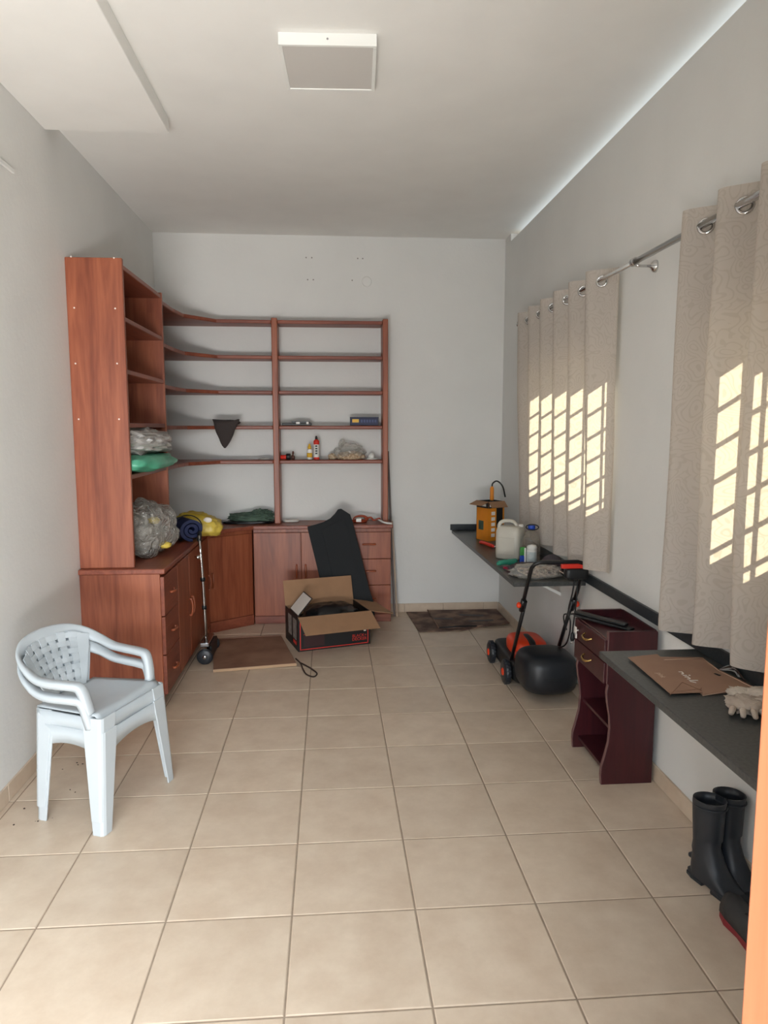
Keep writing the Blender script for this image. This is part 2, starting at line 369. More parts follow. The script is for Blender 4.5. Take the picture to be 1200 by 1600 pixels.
# window wall: two openings and a slot under the roof slab
W1, W2 = (3.585,4.93), (1.25,2.63); WZ0, WZ1 = 1.19, 1.92; WT = .11
mb = MB()
for y0,y1 in ((YF,W2[0]),(W2[1],W1[0]),(W1[1],YB)): mb.box(XR,XR+WT,y0,y1,0,H-.06)
mb.box(XR,XR+WT,5.74,YB,H-.06,H)
for y0,y1 in (W1,W2): mb.box(XR,XR+WT,y0,y1,0,WZ0); mb.box(XR,XR+WT,y0,y1,WZ1,H-.06)
build('wall_right', mb, 'plaster', kind='structure')
DX0, DX1, DZ = -1.30, .279, 2.2
mb = MB(); mb.box(XL-.15,DX0-.02,YF-.12,YF,0,H); mb.box(DX1+.03,XR+.15,YF-.12,YF,0,H); mb.box(DX0-.02,DX1+.03,YF-.12,YF,DZ,H)
build('wall_front', mb, 'plaster', kind='structure')
build('ceiling', B(XL-.15,XR+.6,YF-.12,YB+.15,H,H+.12), 'ceiling', kind='structure')
build('trim_1', B(XL,-.775,YF,3.78,H-.075,H), 'ceiling', bevel=.004, kind='structure')
build('trim_2', B(XL,XL+.012,2.6,3.37,2.655,2.675), 'window_frame', bevel=.003, kind='structure')
dr = thing('door_1', None, None, (DX1,YF,0), kind='structure')
build('jamb', B(DX1,DX1+.03,YF-.13,YF+.01,0,DZ), 'jamb', dr, bevel=.003)
build('jamb', B(DX0-.03,DX0,YF-.13,YF+.01,0,DZ), 'jamb', dr, bevel=.003)
build('lintel', B(DX0-.03,DX1+.03,YF-.13,YF+.01,DZ,DZ+.03), 'jamb', dr, bevel=.003)
# baseboards of cut floor tiles
def baseboard(name, segs, axis, fixed, sgn):
    mbs = MB()
    a0, a1 = segs[0], segs[-1]
    if axis == 'y': mbs.box(min(fixed,fixed+sgn*.004),max(fixed,fixed+sgn*.004),a0,a1,0,.072)
    else: mbs.box(a0,a1,min(fixed,fixed+sgn*.004),max(fixed,fixed+sgn*.004),0,.072)
    root = build(name, mbs, 'grout', kind='structure')
    for p,q in zip(segs[:-1], segs[1:]):
        u0,u1 = fixed, fixed+sgn*.010
        t = B(min(u0,u1),max(u0,u1),p+.0015,q-.0015,0.001,.075) if axis == 'y' else B(p+.0015,q-.0015,min(u0,u1),max(u0,u1),0.001,.075)
        build('baseboard_tile', t, 'tile', root, bevel=.0015)
baseboard('baseboard_left', [YF+.02,.95,1.35,1.75,2.15,2.55,2.95,3.35,3.75,3.93], 'y', XL, 1)
baseboard('baseboard_right', [YF+.02,.95,1.35,1.75,2.15,2.55,2.95,3.35,3.75,4.15,4.55,4.95,5.35,5.75,YB-.01], 'y', XR, -1)
baseboard('baseboard_back', [.50,.62,.95,1.30,XR-.01], 'x', YB, -1)
# windows with frames, panes and grilles
for i,(y0,y1) in enumerate((W1,W2)):
    wd = thing('window_%d'%(i+1), None, None, (XR+.04,(y0+y1)/2,WZ0), kind='structure')
    x0,x1 = XR+.035, XR+.07
    mb = MB(); fw = .03
    mb.box(x0,x1,y0,y1,WZ0,WZ0+fw); mb.box(x0,x1,y0,y1,WZ1-fw,WZ1); mb.box(x0,x1,y0,y0+fw,WZ0,WZ1); mb.box(x0,x1,y1-fw,y1,WZ0,WZ1)
    build('window_frame', mb, 'window_frame', wd, bevel=.003)
    mid = (y0+y1)/2
    for a,b in ((y0+fw,mid),(mid,y1-fw)): build('pane', B(XR+.050,XR+.054,a,b,WZ0+fw,WZ1-fw), 'glass', wd)
    z = WZ0+.115
    while z < WZ1-.05:
        build('grille_bar', MB().tube([(XR+.09,y0,z),(XR+.09,y1,z)], .0075, 8), 'grille', wd); z += .122
    n = 10
    for k in range(1,n):
        y = y0+(y1-y0)*k/n; build('grille_bar', MB().tube([(XR+.09,y,WZ0),(XR+.09,y,WZ1)], .0075, 8), 'grille', wd)
build('ground', B(XR+.16,14,-8,14,-.3,-.15), mat('yard_concrete', (170,160,146), .9, var=.1, scale=2), kind='structure')

# ------------------------------------------------------------------ ceiling lamp, wall marks
lp = thing('ceiling_lamp', 'square white surface-mounted LED panel on the ceiling', 'ceiling lamp', (.012,3.15,H-.045))
lm = Matrix.Translation((.012,3.15,0)) @ Matrix.Rotation(math.radians(-2.2),4,'Z')
mb = MB(); a = .19; z0,z1 = H-.045, H
for q in ((-a,a,-a,-a+.014),(-a,a,a-.014,a),(-a,-a+.014,-a+.014,a-.014),(a-.014,a,-a+.014,a-.014)): mb.box(*q,z0,z1,m=lm)
build('lamp_frame', mb, 'lamp_frame', lp, bevel=.0015)
build('diffuser', B(-a+.014,a-.014,-a+.014,a-.014,H-.041,H-.03,m=lm), 'lamp_diffuser', lp)
build('screw', MB().tube([lm@Vector((0,-a-.002,H-.022)), lm@Vector((0,-a+.004,H-.022))], .004, 8), 'steel', lp)
build('wall_cover_plate', MB().lathe((.307,YB,2.722), [(.001,.006),(.034,.006),(.040,.003),(.040,0)], 24, m=Matrix.Rotation(math.pi/2,4,'X')), 'plaster',
      label='round white blank cover plate high on the back wall', cat='cover plate')
for x,z,w_ in ((-.175,2.90,'leftmost of the upper row'),(-.13,2.90,'second from left in the upper row'),(.235,2.90,'third from left in the upper row'),(.275,2.90,'rightmost of the upper row'),(-.165,2.73,'leftmost of the lower row'),(-.12,2.73,'second from left in the lower row'),(.19,2.73,'just left of the round cover plate')):
    build('wall_plug', MB().tube([(x,YB-.002,z),(x,YB+.004,z)], .006, 8), 'wall_plug', label='tiny grey screw plug high in the back wall, '+w_, cat='wall plug', group='screw plugs in the back wall')

# ------------------------------------------------------------------ cherry wood furniture
CT = .795                               # countertop height
# countertop (L with a cut corner)
build('countertop', MB().prism([(XL,3.915),(-.905,3.915),(-.905,5.36),(-.60,5.60),(.495,5.60),(.495,YB),(XL,YB)], CT-.03, CT), 'wood_y', bevel=.006,
      label='L-shaped cherry wood countertop with a cut corner on the base cabinets', cat='countertop')
ZB, ZT = .05, CT-.031
def pull_h(c, along, out, L=.075, parent=None, r=.0075):
    c,along,out = Vector(c),Vector(along),Vector(out)
    pts = [c-along*L/2, c-along*L/2+out*.012, c-along*L*.3+out*.018, c+out*.021, c+along*L*.3+out*.018, c+along*L/2+out*.012, c+along*L/2]
    build('handle', MB().tube(arc(pts,5), r, 8), 'wood_handle', parent)
cabs = {}
# left run: drawer cabinet
c = thing('drawer_cabinet', 'cherry wood base cabinet with three drawers, nearest the white chairs', 'cabinet', (-1.15,4.12,0), 'base cabinets')
build('side_panel', B(XL,-.937,3.935,3.955,0,ZT), 'wood_z', c, bevel=.002)
build('body', B(XL,-.940,3.956,4.299,ZB,ZT), 'wood_z', c)
build('plinth', B(XL,-.985,3.956,4.299,0,ZB), 'wood_y', c)
zz = [.072,.300,.520,.748]
for a,b in zip(zz[:-1],zz[1:]):
    d = build('drawer_front', B(-.939,-.917,3.945,4.295,a+.003,b-.003), 'wood_y', c, bevel=.003)
    pull_h((-.917,4.13,(a+b)/2-.005), (0,1,0), (1,0,0), .085, d)
# left run: door cabinet with three doors
c = thing('door_cabinet', 'cherry wood base cabinet with narrow doors, along the left wall behind the folded trolley', 'cabinet', (-1.15,4.84,0), 'base cabinets')
build('body', B(XL,-.940,4.301,5.385,ZB,ZT), 'wood_z', c); build('plinth', B(XL,-.985,4.301,5.385,0,ZB), 'wood_y', c)
for a,b,hy in ((4.303,4.646,4.615),(4.650,5.03,4.682),(5.034,5.378,5.345)):
    d = build('door', B(-.939,-.917,a,b-.002,.072,.748), 'wood_z', c, bevel=.003); pull_h((-.917,hy,.405), (0,0,1), (1,0,0), .105, d, .0078)
# corner cabinet with diagonal door
c = thing('corner_cabinet', 'cherry wood corner cabinet with a single diagonal door', 'cabinet', (-1.1,5.65,0), 'base cabinets')
P0, P1 = Vector((-.925,5.393,0)), Vector((-.612,5.622,0)); dd = (P1-P0).normalized(); nn = Vector((dd.y,-dd.x,0))
build('body', MB().prism([(XL,5.39),(-.945,5.39),(P1.x-.006,P1.y+.012),(-.612,YB),(XL,YB)], 0, ZT), 'wood_z', c)
dm = axes(P0, dd, -nn, (0,0,1)); LL = (P1-P0).length
d = build('door', B(.006,LL-.006,0,.018,.085,.735,m=dm), 'wood_z', c, bevel=.003)
pull_h(dm@Vector((.035,0,.405)), (0,0,1), nn, .105, d, .0078)
build('plinth', B(.006,LL-.002,-.003,.018,0,.08,m=dm), 'wood_x', c, bevel=.002)
# back run: doors
c = thing('door_cabinet', 'cherry wood base cabinet with two doors under the middle of the wall shelves', 'cabinet', (-.23,5.78,0), 'base cabinets')
build('body', B(-.608,.128,5.648,YB,0,ZT), 'wood_z', c); build('plinth', B(-.608,.128,5.632,5.647,0,.062), 'wood_x', c, bevel=.002)
for a,b,hx in ((-.604,-.236,-.272),(-.232,.126,-.200)):
    d = build('door', B(a,b,5.626,5.647,.066,.735), 'wood_z', c, bevel=.003); pull_h((hx,5.626,.425), (0,0,1), (0,-1,0), .10, d, .0078)
c = thing('drawer_cabinet', 'cherry wood base cabinet with three drawers behind the black leaning panel', 'cabinet', (.31,5.78,0), 'base cabinets')
build('body', B(.130,.480,5.648,YB,0,ZT), 'wood_z', c); build('plinth', B(.130,.480,5.632,5.647,0,.062), 'wood_x', c, bevel=.002)
for a,b in ((.066,.302),(.302,.516),(.516,.735)):
    d = build('drawer_front', B(.134,.478,5.626,5.647,a+.002,b-.002), 'wood_z', c, bevel=.003); pull_h((.305,5.626,(a+b)/2+.01), (1,0,0), (0,-1,0), .095, d)
# tall bookcase on the left run
c = thing('tall_bookcase', 'tall cherry wood bookcase standing on the left countertop', 'bookcase', (-1.22,4.41,CT))
XS = -1.075
build('side_panel', B(XL,XS,3.955,3.983,CT,2.44), 'wood_z', c, bevel=.004); build('side_panel', B(XL,XS,4.842,4.870,CT,2.425), 'wood_z', c, bevel=.004)
for z in (2.412,2.145,1.870,1.585,1.305): build('shelf', B(XL,XS-.004,3.984,4.841,z-.025,z), 'wood_y', c, bevel=.004)
for px,py in ((111,401),(178,403),(116,481),(180,482),(118,568),(183,568),(123,655),(186,655)):
    p = at(px,py,'y',3.955); build('screw_cap', MB().tube([(p.x,3.9535,p.z),(p.x,3.9555,p.z)], .0045, 8), 'screw', c)
# wall bookcase: corner shelves, two uprights, right bay
c = thing('wall_bookcase', 'cherry wood open shelving around the corner on the back wall', 'bookcase', (-.3,5.82,CT))
build('upright', B(-.444,-.398,5.70,YB,CT,2.40), 'wood_z', c, bevel=.006); build('upright', B(.420,.462,5.70,YB,CT,2.40), 'wood_z', c, bevel=.006)
for z in (2.385,2.115,1.845,1.573,1.302):
    build('shelf', B(-.3975,.4195,5.715,YB,z-.028,z), 'wood_x', c, bevel=.007)
    build('corner_shelf', MB().prism([(-.4445,YB),(-.4445,5.715),(-.86,5.70),(-1.055,5.45),(-1.08,5.2),(-1.085,4.871),(XL,4.871),(XL,YB)], z-.028, z), 'wood_x', c, bevel=.007)

# ------------------------------------------------------------------ granite counters on the right wall
GZ = .70
g = thing('granite_counter', 'dark granite wall counter in the far right corner with bottles on it', 'counter', (1.2,4.8,GZ))
build('slab', B(1.018,XR,3.86,YB,GZ-.025,GZ), 'granite', g, bevel=.003)
build('backsplash', B(1.005,XR-.016,YB-.015,YB,GZ+.0005,GZ+.05), 'strip', g, bevel=.002)
g2 = thing('granite_counter', 'dark granite wall counter at the near right with the paper bag on it', 'counter', (1.2,1.6,GZ))
build('slab', B(1.035,XR,YF+.02,2.625,GZ-.025,GZ), 'granite', g2, bevel=.003)
build('granite_strip', B(XR-.015,XR,YF+.02,YB-.016,GZ+.001,GZ+.055), 'strip', bevel=.002, label='narrow dark granite strip running along the right wall under the curtains', cat='backsplash')
build('shelf_bracket', MB().box(1.15,XR-.001,4.28,4.31,GZ-.045,GZ-.026).add(*(lambda a: ([(1.16,4.285,GZ-.045),(1.18,4.285,GZ-.045),(XR-.001,4.285,.535),(XR-.001,4.285,.515),(1.16,4.305,GZ-.045),(1.18,4.305,GZ-.045),(XR-.001,4.305,.535),(XR-.001,4.305,.515)], [(0,1,2,3),(7,6,5,4),(0,4,5,1),(1,5,6,2),(2,6,7,3),(3,7,4,0)]))(0)), 'lamp_frame',
      label='white metal bracket under the far granite counter', cat='bracket')

# ------------------------------------------------------------------ curtains and rod
RODX, RODZ = 1.335, 2.28
r = thing('curtain_rod', 'long chrome curtain rod across both windows', 'curtain rod', (RODX,3.2,RODZ))
build('rod', MB().tube([(RODX,3.143,RODZ),(RODX,5.06,RODZ)], .0105, 12), 'chrome', r)
build('rod', MB().tube([(RODX,1.1,RODZ),(RODX,3.15,RODZ)], .013, 12), 'chrome', r)
build('collar', MB().tube([(RODX,3.13,RODZ),(RODX,3.16,RODZ)], .018, 14), 'chrome', r)
build('finial', MB().sphere((RODX,5.075,RODZ), .02), 'chrome', r)
for y in (3.145,5.03,1.2):
    b = build('bracket', MB().tube([(RODX,y,RODZ-.012),(RODX+.03,y,RODZ-.016),(XR-.012,y,RODZ-.016)], .006, 10), 'chrome', r)
    build('wall_flange', MB().lathe((XR-.012,y,RODZ-.016), [(.008,-.012),(.024,0),(.027,.006),(.027,.012)], 18, m=Matrix.Rotation(math.pi/2,4,'Y')), 'chrome', b)
def curtain(ya, yb, Y0, lam, zt, zb, label, amp=.05, flare=0.0, seed=1, push=0.0):
    root = thing('curtain', label, 'curtain', (RODX,(ya+yb)/2,zb), 'eyelet curtains')
    ny, nz = int((yb-ya)/.006), 46; vs=[]; fs=[]; uvs=[]
    xf = lambda y, z: RODX+.012 + push*(1-(z-zb)/(zt-zb))**1.5 - amp*(1+(.25 if not push else -.2)*(1-(z-zb)/(zt-zb)))*math.cos(2*math.pi*(y-Y0)/lam + .55*math.sin((zt-z)*1.3+y*2.2)*(1-(z-zb)/(zt-zb))) + .006*math.sin(5*(zt-z)+9*y+seed)*(1-(z-zb)/(zt-zb))
    s = 0; py = None
    for i in range(ny+1):
        y = ya+(yb-ya)*i/ny
        x0 = xf(y,zt)
        if py is not None: s += math.hypot(y-py[0], x0-py[1])
        py = (y,x0)
        for k in range(nz+1):
            z = zb+(zt-zb)*k/nz
            yy = y+flare*(1-(z-zb)/(zt-zb))*((y-(ya+yb)/2)/((yb-ya)/2))
            zz = z+ (.012*math.sin(y*7+seed) if k == 0 else 0)
            x = min(xf(y,z), XR-.02)
            vs.append((x,yy,zz)); uvs.append((s,z))
    for i in range(ny):
        for k in range(nz):
            a = i*(nz+1)+k; fs.append((a,a+nz+1,a+nz+2,a+1))
    mb = MB(); mb.add(vs, fs, True)
    me = bpy.data.meshes.new('cloth'); o0 = WL[root.name]; me.from_pydata([tuple(Vector(v)-o0) for v in vs], [], fs); me.polygons.foreach_set('use_smooth',[True]*len(fs))
    ul = me.uv_layers.new(name='cloth')
    li = np.zeros(len(me.loops), dtype=np.int32); me.loops.foreach_get('vertex_index', li)
    ul.data.foreach_set('uv', np.array(uvs, dtype=np.float32)[li].ravel()); me.materials.append(M['curtain']); me.update()
    ob = bpy.data.objects.new('cloth', me); COL.objects.link(ob); ob.parent = root; WL[ob.name] = o0
    # doubled hem at the top
    y = Y0-lam/4
    while y > ya: y -= lam/2
    y += lam/2; k = 0
    while y < yb-.02:
        e = .004; x = xf(y,RODZ); dx = (xf(y+e,RODZ)-xf(y-e,RODZ))/(2*e); t = Vector((dx,1,0)).normalized(); n = Vector((t.y,-t.x,0))
        pts = [Vector((x,y,RODZ-.003))+(t*math.cos(a)+Vector((0,0,1))*math.sin(a))*.024 for a in [2*math.pi*q/20 for q in range(20)]]
        build('eyelet', MB().tube(pts, .0065, 8, closed=True), 'chrome', root); y += lam/2
    return root
curtain(3.485, 5.02, 3.615, .262, 2.335, .81, 'beige paisley eyelet curtain on the far window, above the bottles', amp=.060, seed=2, push=.035)
curtain(1.15, 2.775, 2.628, .242, 2.345, .79, 'beige paisley eyelet curtain on the near window, above the paper bag', amp=.055, seed=5, flare=.03)


# ------------------------------------------------------------------ two stacked plastic armchairs
def make_chair(m, label):
    root = thing('plastic_armchair', label, 'chair', m.translation, 'stacked plastic armchairs')
    P = lambda pts: [m @ Vector(p) for p in pts]
    # seat: dished plate with deep front apron and side aprons
    mb = MB(); nx, ny = 14, 12; top = []
    hw = lambda v: .205-.035*(1-v)
    for j in range(ny+1):
        v = j/ny; y = -.175+v*.325
        row = []
        for i in range(nx+1):
            u = i/nx*2-1; x = u*hw(v)
            z = .405+.008*v-.018*(1-u*u)*math.sin(math.pi*min(1,v*1.05))-.030*max(0,(v-.88)/.12)**2
            row.append(Vector((x,y,z)))
        top.append(row)
    vs = [p for r in top for p in r]; vs += [p-Vector((0,0,.006)) for p in vs]; n = (nx+1)*(ny+1); fs = []
    for j in range(ny):
        for i in range(nx):
            a = j*(nx+1)+i; fs += [(a,a+1,a+nx+2,a+nx+1),(n+a+nx+1,n+a+nx+2,n+a+1,n+a)]
    for i in range(nx): fs += [(i+1,i,n+i,n+i+1),(ny*(nx+1)+i,ny*(nx+1)+i+1,n+ny*(nx+1)+i+1,n+ny*(nx+1)+i)]
    for j in range(ny): a=j*(nx+1); b=a+nx; fs += [(a,a+nx+1,n+a+nx+1,n+a),(b+nx+1,b,n+b,n+b+nx+1)]
    mb.add(P(vs), fs, True)
    seat = build('seat', mb, 'white_plastic', root)
    # aprons with arched lower edges
    def apron(a, b, za, depth, arch, nseg=14, t=.007, top_z=None):
        a, b = Vector(a), Vector(b); q = (b-a); nrm = Vector((q.y,-q.x,0)).normalized(); r = []
        for i in range(nseg+1):
            k = i/nseg; p = a+q*k; lo = depth-(depth-arch)*math.sin(math.pi*k)**.45
            r.append([p+nrm*t+Vector((0,0,-lo)), p+nrm*t*.6+Vector((0,0,0)), p-nrm*t+Vector((0,0,0)), p-nrm*t*.2+Vector((0,0,-lo))])
        return MB().loft([P(x) for x in r])
    build('apron', apron((-.200,.150,.395),(.200,.150,.395),0,.135,.062), 'white_plastic', seat)
    build('apron', apron((-.180,-.16,.398),(-.205,.145,.398),0,.13,.066), 'white_plastic', seat)
    build('apron', apron((.205,.145,.398),(.180,-.16,.398),0,.13,.066), 'white_plastic', seat)
    # legs: open L sections that taper to the foot
    def leg(sx, fx, fy, tx, ty, front):
        rings = []
        for k in range(9):
            v = k/8; z = .40*(1-v); x = tx+(fx-tx)*v; y = ty+(fy-ty)*v
            wdt = (.088*(1-v)+.050*v) if front else (.080*(1-v)+.046*v); th = .007
            sy = 1 if front else -1
            # profile: corner outside at (x,y); flanges along -sx (x) and -sy (y), with a rounded corner
            def q(a,b): return Vector((x-sx*a, y-sy*b, z))
            c = .016
            outer = [q(wdt,0), q(c,0), q(c*.3,c*.3), q(0,c), q(0,wdt)]
            inner = [q(th,wdt), q(th,c+th*.6), q(c*.3+th,c*.3+th), q(c+th*.6,th), q(wdt,th)]
            rings.append(P(outer+inner))
        mb = MB().loft(rings, smooth=False)
        return build('leg', mb, 'white_plastic', root, bevel=.002)
    for sx in (-1,1):
        leg(sx, sx*.246, .168, sx*.212, .158, True)
        leg(sx, sx*.212, -.175, sx*.186, -.172, False)
    # hoop: both armrests and the back rim in one band, here arm + rim halves
    half = [(.218,.105,.410),(.226,.098,.455),(.232,.085,.505),(.237,.066,.528),(.246,.02,.534),(.254,-.06,.538),(.250,-.12,.552),(.236,-.175,.585),(.205,-.225,.620),(.150,-.262,.648),(.080,-.281,.662),(0,-.287,.667)]
    pts = arc(half, 6)
    def hoop():
        full = [(1,p) for p in pts]+[(-1,p) for p in reversed(pts[:-1])]; N_ = len(pts); rings = []
        P3 = [Vector((p.x*sx,p.y,p.z)) for sx,p in full]
        for i,(sx,_) in enumerate(full):
            k = (i if i < N_ else 2*N_-2-i)/(N_-1); p = P3[i]
            t = (P3[min(i+1,len(P3)-1)]-P3[max(i-1,0)]).normalized()
            ctr = Vector((0,-.02,p.z)); inw = (ctr-p); inw.z = 0; inw.normalize()
            down = Vector((0,.33,-1)).normalized(); s_ = min(1,max(0,(k-.45)/.3)); wv = inw.lerp(down, s_).normalized()
            wv = Vector((-sx,0,0)).lerp(wv, min(1,max(0,(k-.28)/.12))).normalized()
            wv = (wv-t*wv.dot(t)).normalized(); nv = t.cross(wv)
            if nv.dot(Vector((0,-.3,1)) if (k > .28 and s_ < .5) else Vector((0,1,.3))) < 0: nv = -nv
            wd = .044+.030*max(0,(k-.62)/.38); lip = .016*(1-s_)+.004; th = .005
            rings.append(P([p-nv*lip, p, p+wv*.008+nv*.006, p+wv*(wd-.008)+nv*.006, p+wv*wd, p+wv*wd-nv*lip, p+wv*(wd-th)-nv*lip, p+wv*(wd-th-.003)-nv*.001, p+wv*(th+.003)-nv*.001, p+wv*th-nv*lip]))
        return MB().loft(rings)
    build('arm_hoop', hoop(), 'white_plastic', root)
    # backrest: curved shell of two side bands and woven slats
    def surf(u, v):      # u -1..1 across, v 0 (seat) .. 1 (under rim)
        hwid = .098+.085*max(v,0)**.8
        x = u*hwid; y = -.182-.088*v+.060*(u*u)*(.35+.65*v)*.9; z = .400+.232*v-.022*u*u*v
        return Vector((x,y,z))
    def strip(path, wdir, width, thick=.0035, off=None):
        rings = []
        for i,(u,v) in enumerate(path):
            p = surf(u,v); e = .01
            du = (surf(u+e,v)-surf(u-e,v)).normalized(); dv = (surf(u,v+e)-surf(u,v-e)).normalized(); nv = du.cross(dv).normalized()
            wv = du if wdir == 'u' else dv; o = nv*(off(i) if off else 0); w2 = width/2 if not callable(width) else width(u,v)/2
            rings.append(P([p-wv*w2+o-nv*thick, p+wv*w2+o-nv*thick, p+wv*w2+o+nv*thick, p-wv*w2+o+nv*thick]))
        return MB().loft(rings, smooth=False)
    bk = build('backrest', strip([(-.93,.95*k/12) for k in range(13)], 'u', lambda u,v: .024+.036*v, .0025), 'white_plastic', root)
    build('side_band', strip([(.93,.95*k/12) for k in range(13)], 'u', lambda u,v: .024+.036*v, .0025), 'white_plastic', bk)
    nvs, nhs = 6, 7
    for i in range(nvs):
        u = -.70+1.4*i/(nvs-1)
        build('slat', strip([(u,k/28) for k in range(29)], 'u', lambda u,v: .0205+.018*v, .0012, off=lambda k,i=i: .0022*math.cos(math.pi*(k/28*(nhs)+i-.5))), 'white_plastic', bk)
    for j in range(nhs):
        v = .07+.86*j/(nhs-1)
        build('slat', strip([(-.9+1.8*k/26,v) for k in range(27)], 'v', .0228, .0012, off=lambda k,j=j: -.0022*math.cos(math.pi*((-.9+1.8*k/26+.7)/1.4*(nvs-1)+j))), 'white_plastic', bk)
    return root
fd = Vector((.94,-.35,0)).normalized(); ld = Vector((fd.y,-fd.x,0))
chc = Vector((-.808,2.887,0))-fd*.150
cm = axes(chc, ld, fd, (0,0,1))
ch = make_chair(cm, 'white plastic armchair with woven back, lower of the stacked pair')
up = ch.copy(); COL.objects.link(up); up.location = ch.location+Vector((-.004,.002,.055)); up['label'] = 'white plastic armchair with woven back, stacked on top of its twin'
WL[up.name] = up.location.copy()
for c1 in list(ch.children):
    q = c1.copy(); COL.objects.link(q); q.parent = up
    for c2 in list(c1.children):
        q2 = c2.copy(); COL.objects.link(q2); q2.parent = q

# ------------------------------------------------------------------ lawn mower
mw = thing('lawn_mower', 'orange and black electric lawn mower against the right wall', 'lawn mower', (1.23,4.2,0))
def rbox(x0,x1,y0,y1,z0,z1,r=.03,pw=.5,n=16):
    # superellipsoid box
    c = Vector(((x0+x1)/2,(y0+y1)/2,(z0+z1)/2)); R = ((x1-x0)/2,(y1-y0)/2,(z1-z0)/2)
    return blob(c, R, 1, 0, power=pw, sub=4)
# super-ellipsoid with smaller exponents, grown so its faces reach the given box
def sbox(x0,x1,y0,y1,z0,z1,e=.35,seg=28,rings=16):
    c = Vector(((x0+x1)/2,(y0+y1)/2,(z0+z1)/2)); R = Vector(((x1-x0)/2,(y1-y0)/2,(z1-z0)/2)); f = lambda a: math.copysign(abs(a)**e, a)
    rr = []
    for i in range(rings+1):
        a = -math.pi/2+math.pi*(i+.15)/(rings+.3)
        rr.append([c+Vector((R.x*f(math.cos(a))*f(math.cos(2*math.pi*k/seg)), R.y*f(math.cos(a))*f(math.sin(2*math.pi*k/seg)), R.z*f(math.sin(a)))) for k in range(seg)])
    return MB().loft(rr)
build('deck', sbox(1.085,1.395,4.02,4.66,.03,.155,.3), 'black_plastic', mw)
gb = build('grass_box', sbox(1.075,1.405,3.77,4.12,.045,.285,.60), 'mower_box', mw)
build('seam', MB().tube(arc([(1.080,3.90,.165),(1.10,3.82,.165),(1.15,3.782,.165),(1.24,3.7695,.165),(1.33,3.782,.165),(1.38,3.82,.165),(1.40,3.90,.165)],5), .003, 6), 'black_plastic', gb)
build('motor_cover', sbox(1.125,1.35,4.20,4.50,.12,.245,.55), 'orange', mw)
build('rear_cover', sbox(1.12,1.37,4.02,4.25,.13,.19,.4), 'orange', mw)
build('vent', sbox(1.215,1.265,4.19,4.42,.17,.252,.6), 'black_plastic', mw)
for x0,x1,y,rr in ((1.045,1.085,4.175,.075),(1.045,1.085,4.575,.072),(1.395,1.425,4.175,.075),(1.395,1.425,4.575,.072)):
    ry = Matrix.Rotation(math.pi/2,4,'Y')
    wh = build('wheel', MB().lathe((x0,y,rr), [(rr*.4,0),(rr-.012,0),(rr,.008),(rr,x1-x0-.008),(rr-.012,x1-x0),(rr*.4,x1-x0)], 26, m=ry), 'rubber', mw)
    if x0 < 1.2: build('hub', MB().lathe((x0,y,rr), [(.002,-.007),(.018,-.007),(.024,-.001),(.024,.004)], 18, m=ry), 'orange', wh)
    for k in range(20):
        if x0 > 1.2: break
        a = 2*math.pi*k/20; build('tread', B(x0+.006,x1-.006,-.004,.004,rr-.002,rr+.0025, m=Matrix.Translation((0,y,rr)) @ Matrix.Rotation(a,4,'X')), 'rubber', wh)
LO = lambda x,k: Vector((x, 4.17-.40*k, .17+.62*k))
for x in (1.10,1.375): build('lower_handle', MB().tube([LO(x,-.05),LO(x,.66)], .011, 10), 'black_metal', mw)
hp = [LO(1.088,.58),LO(1.088,.95),LO(1.090,1.02),LO(1.105,1.06),LO(1.13,1.075),LO(1.34,1.075),LO(1.368,1.06),LO(1.382,1.02),LO(1.385,.95),LO(1.385,.58)]
build('upper_handle', MB().tube(hp, .011, 10), 'black_metal', mw)
for x,s in ((1.075,-1),(1.398,1)):
    p = LO(x,.62); build('clamp_knob', MB().sphere((p.x+s*.008,p.y,p.z), (.014,.018,.018)), 'orange', mw); build('clamp', MB().tube([LO(x-s*.013,.56),LO(x-s*.013,.68)], .015, 10), 'black_metal', mw)
sw = build('switch_box', sbox(1.275,1.405,3.735,3.80,.735,.80,.45), 'black_plastic', mw)
build('lever', MB().box(1.25,1.40,3.742,3.768,.797,.825), 'red', sw, bevel=.006)
cb = arc([(1.335,3.77,.735),(1.325,3.775,.65),(1.315,3.80,.55),(1.325,3.79,.48),(1.33,3.82,.40),(1.335,3.90,.32),(1.32,4.02,.26),(1.30,4.10,.20)], 8)
build('cable', MB().tube(cb, .0042, 6), 'cord_black', mw)
build('cable', MB().tube(arc([(1.35,3.765,.735),(1.345,3.765,.6),(1.335,3.77,.48),(1.332,3.77,.43)], 8), .0042, 6), 'cord_black', mw)
pl = build('plug', MB().lathe((1.332,3.77,.385), [(.004,.05),(.010,.04),(.013,.015),(.010,0)], 12), 'black_plastic', mw)
for s in (-1,1): build('prong', MB().tube([(1.332+s*.006,3.77,.386),(1.332+s*.006,3.77,.366)], .0025, 6), 'chrome', pl)

